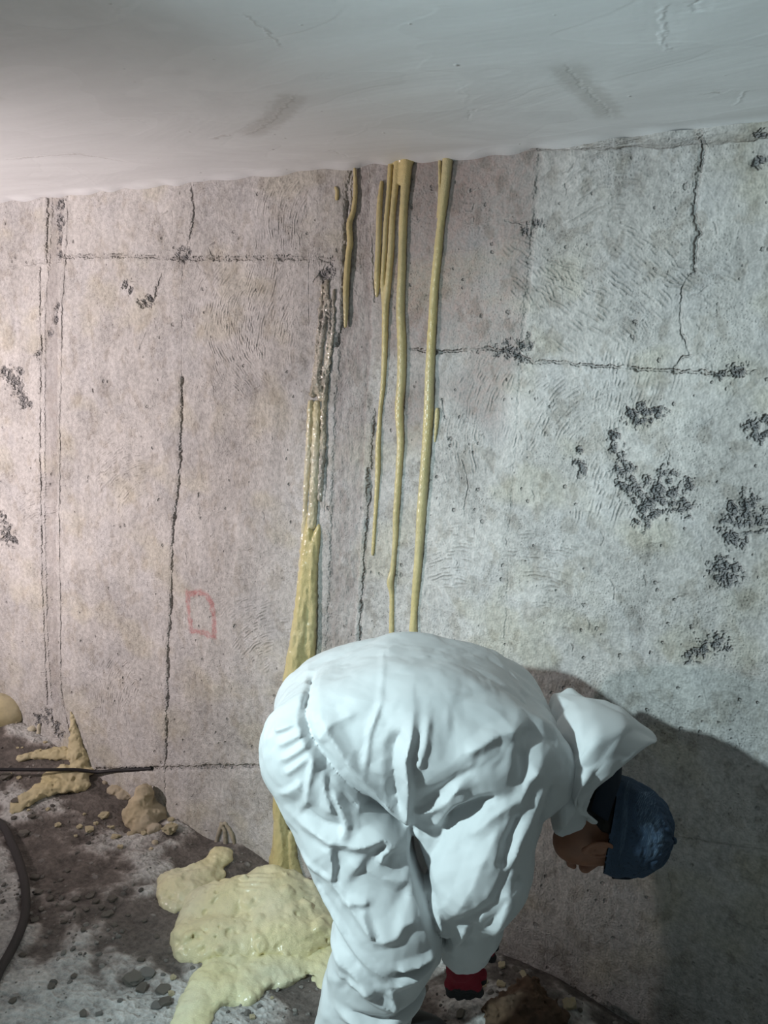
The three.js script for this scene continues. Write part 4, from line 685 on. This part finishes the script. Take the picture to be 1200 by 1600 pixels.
// ---------------------------------------------------------------- the worker, bent over to the floor (local frame: +x the way he leans, +z his right side)
const person = group('person', 'person in white hooded coverall bending down, blue cap worn backwards', 'person', [-0.86, 0, 0.66], 0.530152);
const J = {
  hipN: [-0.045, 0.845, -0.005], hipF: [-0.045, 0.84, -0.205], kneeN: [0.115, 0.55, 0.115], ankN: [0.03, 0.12, 0.085], kneeF: [0.135, 0.5, -0.15], ankF: [0.08, 0.12, -0.20],
  shN: [0.325, 0.875, 0.038], shF: [0.355, 0.865, -0.255], elN: [0.282, 0.66, 0.105], wrN: [0.272, 0.405, 0.005], elF: [0.385, 0.62, -0.20], wrF: [0.318, 0.39, -0.13], neck: [0.44, 0.80, -0.085],
};
const foldBoxes = FOLDS.map(([pl, amp, wl, wr]) => {
  const m = Math.max(wl, wr) * 2.2; let x0 = 9, x1 = -9, y0 = 9, y1 = -9; for (const [x, y] of pl) { x0 = Math.min(x0, x - m); x1 = Math.max(x1, x + m); y0 = Math.min(y0, y - m); y1 = Math.max(y1, y + m); }
  return { pl, amp, wl, wr, x0, x1, y0, y1, z: pl[0][2] };
});
function folds(x, y, z) {
  let s = 0;
  for (const f of foldBoxes) {
    if (x < f.x0 || x > f.x1 || y < f.y0 || y > f.y1) continue;
    let bd = 9, bs = 0, bt = 0; const n = f.pl.length - 1;
    for (let i = 0; i < n; i++) {
      const [ax, ay] = f.pl[i], [bx, by] = f.pl[i + 1], dx = bx - ax, dy = by - ay, t = clamp(((x - ax) * dx + (y - ay) * dy) / (dx * dx + dy * dy), 0, 1);
      const d = Math.hypot(x - ax - dx * t, y - ay - dy * t); if (d < bd) { bd = d; bs = dx * (y - ay) - dy * (x - ax); bt = (i + t) / n; }
    }
    const w = bs > 0 ? f.wl : f.wr, q = bd / w; if (q > 2.2) continue;
    const end = sst(0, 0.16, bt) * sst(1, 0.84, bt) * 0.75 + 0.25;
    s += f.amp * 1.35 * end * (q < 1.6 ? Math.pow(1 - q / 1.6, 1.25) : 0);       // peaked crest, like creased film
  }
  return s;
}
const ridge = (v) => 1 - Math.min(1, Math.abs(v) * 2.2);
function suitField(x, y, z) {
  let d = 9;
  // seat and trunk: slices from pelvis to shoulders, wide in z
  const TR = [[-0.035, 0.845, 0.105, 0.128], [0.05, 0.880, 0.10, 0.136], [0.13, 0.895, 0.10, 0.146], [0.22, 0.885, 0.115, 0.140], [0.30, 0.868, 0.135, 0.124], [0.365, 0.842, 0.125, 0.102]];
  for (const [cx, cy, hz, r] of TR) { const zz = Math.max(0, Math.abs(z + 0.105) - hz); d = smin(d, Math.hypot(x - cx, y - cy, zz) - r, 0.05); }
  d = smin(d, sdCone(x, y, z, [0.36, 0.84, -0.10], J.neck, 0.10, 0.07), 0.04);
  d = smin(d, sdCone(x, y, z, [0.14, 0.80, -0.04], [0.215, 0.715, 0.035], 0.10, 0.085), 0.05);   // cloth sagging under the belly
  let leg = smin(sdCone(x, y, z, J.hipN, J.kneeN, 0.125, 0.102), sdCone(x, y, z, J.kneeN, J.ankN, 0.102, 0.082), 0.03);
  d = smin(d, leg, 0.045);
  leg = smin(sdCone(x, y, z, J.hipF, J.kneeF, 0.12, 0.095), sdCone(x, y, z, J.kneeF, J.ankF, 0.095, 0.075), 0.03);
  d = smin(d, leg, 0.045);
  let arm = smin(sdCone(x, y, z, J.shN, J.elN, 0.102, 0.096), sdCone(x, y, z, J.elN, J.wrN, 0.096, 0.046), 0.035);
  d = smin(d, arm, 0.010);
  arm = smin(sdCone(x, y, z, J.shF, J.elF, 0.10, 0.07), sdCone(x, y, z, J.elF, J.wrF, 0.07, 0.045), 0.03);
  d = smin(d, arm, 0.03);
  if (d < 0.05) {
    const near = sst(-0.16, -0.06, z);
    let f = 0.0;
    if (near > 0) f += near * folds(x, y, z);
    const wx = x + 0.02 * n3(x * 7, y * 7, z * 7), wy = y + 0.02 * n3(x * 7 + 9, y * 7, z * 7);
    f += 0.0105 * facet(wx * 9 + 3, wy * 6.5, z * 9) + 0.0042 * facet(wx * 21, wy * 17 + 4, z * 21) + 0.0012 * facet(wx * 52, wy * 44, z * 50);
    const back = sst(0.94, 1.03, y);                       // cloth pulled taut over the back
    d -= f * (1 - 0.55 * back);
  }
  return Math.max(d, 0.115 - y, (x - J.wrN[0]) * 0.05 + (J.wrN[1] - 0.012 - y) < 0 ? -9 : (z > -0.07 && x > 0.2 && y < 0.45 ? J.wrN[1] - 0.012 - y : -9));
}
{
  const suitMat = std({ color: new THREE.Color(0.67, 0.685, 0.69), roughness: 0.58, bumpMap: grainOf(20), bumpScale: 0.0004 });
  mesh('coverall', netMesh(suitField, [-0.24, 0.09, -0.42], [0.56, 1.12, 0.26], 0.0038, 2.2), suitMat, person).userData.label = 'creased white disposable coverall';
  // hood thrown back, gathered round the neck and standing out over the cap
  const hc = V(0.452, 0.815, -0.075), ax = V(0.93, -0.06, 0.10).normalize(), up = V(0.06, 1, 0).addScaledVector(ax, -0.0).normalize(), sd = V(0, 0, 1);
  const nU = 64, nV = 26, T0 = -2.35, T1 = 2.35, pos = [], idx = [];
  const pt = (u, v) => {
    const th = lerp(T0, T1, u), c = Math.cos(th), s = Math.sin(th);
    const L = 0.062 + 0.128 * Math.pow(Math.max(0, c * 0.5 + 0.5), 7.0) + 0.02 * Math.sin(3 * th);
    const flare = lerp(0.72, 1.14, sst(0, 0.2, v)) - 0.28 * v * v * Math.max(0, c);
    let rr = 0.118 * flare * (1 + 0.24 * facet(th * 1.1 + 2, v * 1.9, 4.3) + 0.07 * facet(th * 2.6, v * 3.4, 9.2));
    const kx = 1 / Math.max(Math.abs(c), Math.abs(s)); rr *= lerp(1, kx, 0.42 * sst(-0.25, 0.2, c)) * (1 - 0.22 * v * sst(0.1, -0.5, c));     // boxy, folded corners
    return hc.clone().addScaledVector(ax, -0.022 + (L + 0.022) * v + 0.012 * n3(th * 1.5, v * 2, 1)).addScaledVector(up, rr * c * 1.02).addScaledVector(sd, rr * s * 1.25);
  };
  const thick = 0.0022;
  for (const side of [0, 1]) for (let j = 0; j <= nV; j++) for (let i = 0; i <= nU; i++) {
    const p = pt(i / nU, j / nV), a = pt(i / nU + 0.004, j / nV).sub(p), b = pt(i / nU, j / nV + 0.01).sub(p), n = a.cross(b).normalize();
    p.addScaledVector(n, side ? -thick : thick); pos.push(p.x, p.y, p.z);
  }
  const W1 = nU + 1, off = W1 * (nV + 1);
  for (let j = 0; j < nV; j++) for (let i = 0; i < nU; i++) { const a = j * W1 + i, b = a + 1, c = a + W1, e = c + 1; idx.push(a, b, c, b, e, c, off + a, off + c, off + b, off + b, off + c, off + e); }
  for (let i = 0; i < nU; i++) { const a = nV * W1 + i; idx.push(a, a + 1, off + a, a + 1, off + a + 1, off + a); }
  for (let j = 0; j < nV; j++) for (const i of [0, nU]) { const a = j * W1 + i, c = a + W1; idx.push(a, c, off + a, c, off + c, off + a); }
  mesh('hood', indexed(pos, idx), suitMat.clone(), person).userData.label = 'white hood thrown back behind the neck';

  // head: crown points along +x, face to the floor (-y)
  const H0 = V(0.592, 0.690, -0.055);
  const skinField = (X, Y, Z) => {
    const x = X - H0.x, y0 = Y - H0.y, z0 = Z - H0.z, y = y0 * 0.985 + z0 * 0.174, z = -y0 * 0.174 + z0 * 0.985;   // face turned a little to the wall
    let d = sdEll(x, y, z, [0.005, 0.006, 0], [0.085, 0.09, 0.070]);
    d = smin(d, sdEll(x, y, z, [-0.065, -0.035, 0], [0.062, 0.058, 0.055]), 0.035);                 // jaw and cheeks
    d = smin(d, sdEll(x, y, z, [-0.102, -0.055, 0], [0.022, 0.026, 0.026]), 0.025);                  // chin
    d = smin(d, sdCone(x, y, z, [-0.02, -0.088, 0], [-0.052, -0.112, 0], 0.009, 0.014), 0.014);      // nose
    for (const s of [-1, 1]) { d = -smin(-d, -(-sdEll(x, y, z, [-0.012, -0.088, s * 0.033], [0.012, 0.012, 0.016])), 0.01); d = smin(d, sdEll(x, y, z, [-0.012, -0.083, s * 0.032], [0.010, 0.010, 0.012]), 0.004); d = smin(d, sdCone(x, y, z, [0.008, -0.09, s * 0.014], [0.008, -0.083, s * 0.05], 0.006, 0.006), 0.01); }
    d = smin(d, sdCone(x, y, z, [-0.083, -0.096, -0.02], [-0.083, -0.096, 0.02], 0.006, 0.006), 0.006); // lips
    d = smin(d, sdCone(x, y, z, [-0.092, -0.092, -0.018], [-0.092, -0.092, 0.018], 0.007, 0.007), 0.006);
    d = smin(d, sdCone(x, y, z, [-0.03, 0.02, 0], [-0.16, 0.10, -0.07], 0.062, 0.062), 0.03);        // neck
    for (const s of [-1, 1]) {                             // ears: tilted cup with rim and lobe
      const e0 = [-0.053, 0.004, s * 0.078];
      const ex = x - e0[0], ey = y - e0[1], ez = z - e0[2] - s * (0.30 * ey + 0.004);
      const rr = Math.hypot(ex / 1.25, ey), ring = Math.hypot(rr - 0.0215, ez) - 0.0048, cup = Math.max(rr - 0.022, Math.abs(ez + s * 0.004) - 0.003);
      let e = Math.min(ring, cup); e = smin(e, Math.hypot(ex + 0.03, ey + 0.006, ez) - 0.0085, 0.008);   // lobe
      e = smin(e, Math.hypot(Math.hypot((ex + 0.002) / 1.3, ey - 0.001) - 0.0115, ez) - 0.0032, 0.004);
      d = smin(d, e, 0.008);
    }
    return d;
  };
  const body = netMesh(skinField, [0.40, 0.56, -0.175], [0.72, 0.86, 0.07], 0.0030, 1.6);
  tint(body, (x, y, z) => { const v = 1 + 0.15 * fbm3(x * 30, y * 30, z * 30, 2); return [0.30 * v, 0.135 * v, 0.08 * v]; });
  mesh('body', body, new THREE.MeshPhysicalMaterial({ vertexColors: true, roughness: 0.55 }), person).userData.label = 'tanned head and neck, face to the floor';
  const hair = netMesh((x, y, z) => Math.max(skinField(x, y, z) - 0.005 + 0.002 * n3(x * 90, y * 30, z * 90), H0.x - 0.03 - x - 0.9 * Math.max(0, y - H0.y - 0.0), -(y - H0.y + 0.012), 0.034 - Math.hypot((x - H0.x + 0.053) / 1.2, y - H0.y + 0.010), x - (H0.x + 0.01)), [0.40, 0.60, -0.175], [0.72, 0.86, 0.07], 0.0032, 1.8);
  mesh('hair', hair, std({ color: new THREE.Color(0.014, 0.012, 0.011), roughness: 0.75 }), person);

  // cap
  const cap = new THREE.Group(); cap.name = 'cap'; cap.userData.label = 'faded navy denim cap worn backwards'; person.add(cap);
  const cv = document.createElement('canvas'); cv.width = cv.height = 512; const cx = cv.getContext('2d');
  cx.fillStyle = '#3c5068'; cx.fillRect(0, 0, 512, 512); const rc = rng(41);
  for (let i = 0; i < 5000; i++) { cx.fillStyle = rc() < 0.5 ? 'rgba(70,92,116,0.16)' : 'rgba(14,20,32,0.22)'; cx.fillRect(rc() * 512, rc() * 512, 1 + rc() * 2, 4 + rc() * 10); }
  for (let i = 0; i < 420; i++) { const a = rc(), b = rc() + rc() - 1, x = 268 + 110 * a + 30 * b, y = 330 - 150 * a + 60 * b; cx.strokeStyle = `rgba(165,185,200,${0.1 + 0.35 * rc()})`; cx.lineWidth = 0.6 + 1.8 * rc(); cx.beginPath(); cx.moveTo(x, y); cx.lineTo(x + 6 + 14 * rc(), y + 3 + 9 * rc()); cx.stroke(); }
  const capTex = new THREE.CanvasTexture(cv); capTex.colorSpace = THREE.SRGBColorSpace;
  const capMat = std({ map: capTex, roughness: 0.85, bumpMap: grainOf(10), bumpScale: 0.0008, side: THREE.DoubleSide }), capDark = std({ color: 0x1a2433, roughness: 0.88, side: THREE.DoubleSide });
  const C0 = V(0.576, 0.697, -0.055), cA = V(0.93, -0.06, 0.32).normalize(), cU = V(0.05, 1, 0).normalize(), cS = new THREE.Vector3().crossVectors(cA, cU).normalize();   // cS toward the viewer's side
  const RU = 0.108, RS = 0.092, RA = 0.132;
  const dome = (th, v, off = 0) => {                       // v 0 rim .. 1 apex
    const a = v * Math.PI / 2, m = Math.pow(Math.cos(a), 0.82), h = Math.pow(Math.sin(a), 0.9);
    const seam = Math.pow(Math.max(0, Math.cos(3 * th)), 40) * Math.min(1, 4 * (1 - v));
    const w = 1 + 0.028 * n3(Math.cos(th) * 2.2, Math.sin(th) * 2.2, v * 3) - 0.035 * ridge(n3(Math.cos(th) * 3 + 5, Math.sin(th) * 3, v * 4)) * v * (1 - v) * 3 + off - 0.012 * seam;
    return C0.clone().addScaledVector(cA, RA * h * w).addScaledVector(cU, RU * m * w * Math.cos(th)).addScaledVector(cS, RS * m * w * Math.sin(th));
  };
  const shell = (fn, nu, nv, closed) => {
    const pos = [], uv = [], idx = [];
    for (let j = 0; j <= nv; j++) for (let i = 0; i <= nu; i++) { const p = fn(i / nu, j / nv); pos.push(p.x, p.y, p.z); uv.push(i / nu, j / nv); }
    for (let j = 0; j < nv; j++) for (let i = 0; i < nu; i++) { const a = j * (nu + 1) + i, b = a + 1, c = a + nu + 1, d = c + 1; idx.push(a, c, b, b, c, d); }
    const g = new THREE.BufferGeometry(); g.setAttribute('position', new THREE.Float32BufferAttribute(pos, 3)); g.setAttribute('uv', new THREE.Float32BufferAttribute(uv, 2)); g.setIndex(idx); g.computeVertexNormals(); return g;
  };
  // crown: outside, turned edge and lining in one sheet; u runs from the nape over his right side
  mesh('crown', shell((u, v) => { const th = -Math.PI + u * 2 * Math.PI; return v < 0.12 ? dome(th, 0.02 + 0.5 * v, -0.05 + 0.42 * v) : dome(th, (v - 0.12) / 0.88, 0); }, 120, 60), capMat, cap);
  mesh('sweatband', shell((u, v) => { const th = -Math.PI + u * 2 * Math.PI; return dome(th, 0.03 + 0.18 * v, 0.012 * Math.sin(Math.PI * v) - 0.004); }, 96, 8), capMat, cap);
  const btn = mesh('button', new THREE.SphereGeometry(0.0075, 16, 10), capMat, cap); btn.position.copy(dome(0, 1)).addScaledVector(cA, 0.002); btn.scale.set(0.7, 1, 1);
  const brimPt = (u, v, t) => {                            // u across, v outward from the rim at the nape
    const th = lerp(-1.15, 1.15, u), b = dome(th, 0.03), s = Math.sin(th), ext = 0.098 * Math.pow(Math.max(0, Math.cos(th * 1.32)), 0.55);
    const bend = -0.034 * s * s * (0.45 + v * 0.8);
    return b.addScaledVector(cU, ext * v).addScaledVector(cA, bend - 0.010 * v + t).addScaledVector(cS, 0.012 * s * v);
  };
  mesh('brim', shell((u, v) => v < 0.5 ? brimPt(u, v * 2, 0.0022) : brimPt(u, 2 - v * 2, -0.0022), 60, 28), capDark, cap);
  mesh('eyelet_strap', new THREE.TubeGeometry(new THREE.CatmullRomCurve3([0, 0.25, 0.5, 0.75, 1].map((t) => dome(Math.PI - 0.5 + t, 0.1 + 0.25 * Math.sin(Math.PI * t), 0.012))), 40, 0.004, 8), capDark, cap);

  // right glove: palm, four fingers and thumb closing on a lump of cured foam
  const fingers = (wr, dn, sgn) => {
    const caps = []; const P = (a, b, c) => [wr[0] + a, wr[1] + b, wr[2] + c];
    caps.push([P(0, 0.035, 0), P(0.004, -0.03, -0.008 * sgn), 0.036, 0.032]);                      // cuff
    for (let i = 0; i < 4; i++) {
      const o = (i - 1.5) * 0.019, len = [0.9, 1.0, 0.95, 0.78][i];
      caps.push([P(0.004 + o * 0.3, -0.03, -0.01), P(0.012 + o, -0.085, -0.02), 0.016, 0.0115]);
      caps.push([P(0.012 + o, -0.085, -0.02), P(0.020 + o * 1.05, -0.085 - 0.034 * len, -0.034), 0.0112, 0.0102]);
      caps.push([P(0.020 + o * 1.05, -0.085 - 0.034 * len, -0.034), P(0.020 + o, -0.085 - 0.056 * len, -0.058), 0.0102, 0.0095]);
      caps.push([P(0.020 + o, -0.085 - 0.056 * len, -0.058), P(0.016 + o, -0.085 - 0.058 * len, -0.080), 0.0095, 0.008]);
    }
    caps.push([P(0.018, -0.035, -0.015), P(0.052, -0.068, -0.036), 0.014, 0.012]); caps.push([P(0.052, -0.068, -0.036), P(0.058, -0.098, -0.056), 0.012, 0.010]); caps.push([P(0.058, -0.098, -0.056), P(0.048, -0.118, -0.07), 0.010, 0.009]);
    return caps;
  };
  for (const [wr, s] of [[J.wrN, 1], [J.wrF, -1]]) {
    const caps = fingers(wr, 0, s);
    const g = netMesh((x, y, z) => { let d = 9; caps.forEach((c, i) => { d = smin(d, sdCone(x, y, z, ...c), i < 2 ? 0.02 : 0.006); }); return d - 0.0012 * n3(x * 120, y * 120, z * 120); }, [wr[0] - 0.07, wr[1] - 0.17, wr[2] - 0.12], [wr[0] + 0.10, wr[1] + 0.09, wr[2] + 0.06], 0.0032, 1.8);
    tint(g, (x, y, z) => y < wr[1] - 0.088 + 0.008 * n3(x * 50, y * 50, z * 50) ? [0.02, 0.02, 0.022] : [0.30, 0.012, 0.03]);
    mesh('glove', g, std({ vertexColors: true, roughness: 0.85, bumpMap: grainOf(40), bumpScale: 0.001 }), person).userData.label = 'red knitted work glove with dark dipped fingers';
  }
  // rubber boots, below the frame
  for (const a of [J.ankN, J.ankF]) {
    const g = netMesh((x, y, z) => { let d = sdCone(x, y, z, [a[0], 0.2, a[2]], [a[0] - 0.005, 0.06, a[2]], 0.058, 0.05); d = smin(d, sdEll(x, y, z, [a[0] + 0.085, 0.045, a[2] + 0.004], [0.125, 0.05, 0.048]), 0.04); d = smin(d, sdEll(x, y, z, [a[0] - 0.02, 0.04, a[2]], [0.058, 0.045, 0.045]), 0.03); return Math.max(d, 0.006 - y, y - 0.2); }, [a[0] - 0.12, -0.005, a[2] - 0.1], [a[0] + 0.24, 0.22, a[2] + 0.1], 0.006, 1.5);
    mesh('boot', g, std({ color: 0x1b1b1c, roughness: 0.6 }), person);
  }
}
// things around the gloved hand
{
  const w = (x, y, z) => person.localToWorld(V(x, y, z)); person.updateMatrixWorld(true);
  const p = V(-0.57, 0, 0.20); p.y = groundY(p.x, p.z) + 0.03;
  thing('foam_chunk', pool([[p.x, p.z, 0.07, 0.05], [p.x - 0.05, p.z + 0.03, 0.05, 0.04], [p.x + 0.05, p.z - 0.03, 0.045, 0.03], [p.x - 0.02, p.z - 0.05, 0.04, 0.06]], { base: [0.13, 0.08, 0.05], v: 0.6, wob: 0.009, fr: 2, fine: 0.003, h: 0.004, k: 0.015 }), dryFoamMat, 'dark brown soiled foam chunk on the floor under the gloved hand', 'foam chunk');
  const rnd = rng(53);
  for (let i = 0; i < 26; i++) {
    const x = -0.9 + 0.55 * rnd(), z = 0.06 + 0.32 * rnd(), r = 0.006 + 0.02 * rnd() * rnd(), pale = rnd() < 0.45;
    const o = thing('debris_chip', pale ? foamBits[i % 3] : stones[i % 5], pale ? dryFoamMat : stoneMats[1 + (i % 2)], `${r < 0.008 ? 'tiny' : r < 0.012 ? 'small' : 'broad'} ${pale ? 'pale foam' : 'dark broken'} chip ${z < 0.15 ? 'close to the wall foot under' : z < 0.27 ? 'in the debris below' : 'lying in front of'} the gloved hand`, 'debris chip', pale ? 'pale chips below the hand' : 'dark chips below the hand');
    o.position.set(x, groundY(x, z) + r * 0.3, z); o.scale.set(r * (0.7 + rnd()), r * 0.7, r); o.rotation.set(0.4 * rnd(), rnd() * 6, 0.4 * rnd());
  }
}

// ---------------------------------------------------------------- the two work lamps, out of frame
{
  const black = std({ color: 0x1d1d1f, roughness: 0.5 });
  for (const [L, label] of [[COOL, 'cool white LED flood lamp on a tripod stand'], [WARM, 'warm pinkish flood lamp on a tripod stand']]) {
    const g = group('flood_lamp', label, 'flood lamp', [L.pos.x, 0, L.pos.z]);
    const headG = new THREE.Group(); headG.name = 'lamp_head'; headG.position.y = L.pos.y; headG.quaternion.setFromUnitVectors(V(0, 0, 1), L.dir); g.add(headG);
    const hs = mesh('housing', new RoundedBoxGeometry(0.2, 0.16, 0.05, 3, 0.01), black, headG); hs.position.z = -0.03;
    const gl = mesh('glass_panel', new THREE.BoxGeometry(0.10, 0.10, 0.004), std({ color: 0xffffff, emissive: L.color, emissiveIntensity: 6 }), headG); gl.position.z = -0.003;
    for (let i = 0; i < 5; i++) { const f = mesh('cooling_fin', new THREE.BoxGeometry(0.008, 0.12, 0.03), black, headG); f.position.set((i - 2) * 0.035, 0, -0.065); }
    const tube = (n, a, b, r) => { const d = V(...b).sub(V(...a)), m = mesh(n, new THREE.CylinderGeometry(r, r, d.length(), 14), black, g); m.position.copy(V(...a)).addScaledVector(d, 0.5); m.quaternion.setFromUnitVectors(V(0, 1, 0), d.clone().normalize()); return m; };
    const bk = [-L.dir.x * 0.09, L.pos.y - 0.02, -L.dir.z * 0.09];
    tube('pole', [bk[0], 0.5, bk[2]], bk, 0.014); tube('pole', [bk[0], 0.35, bk[2]], [bk[0], Math.min(1.1, L.pos.y - 0.1), bk[2]], 0.019);
    for (let k = 0; k < 3; k++) { const a = k * 2.094 + 0.4; tube('leg', [bk[0], 0.75, bk[2]], [bk[0] + 0.42 * Math.cos(a), 0.012, bk[2] + 0.42 * Math.sin(a)], 0.011); }
  }
}
renderer.render(scene, camera);
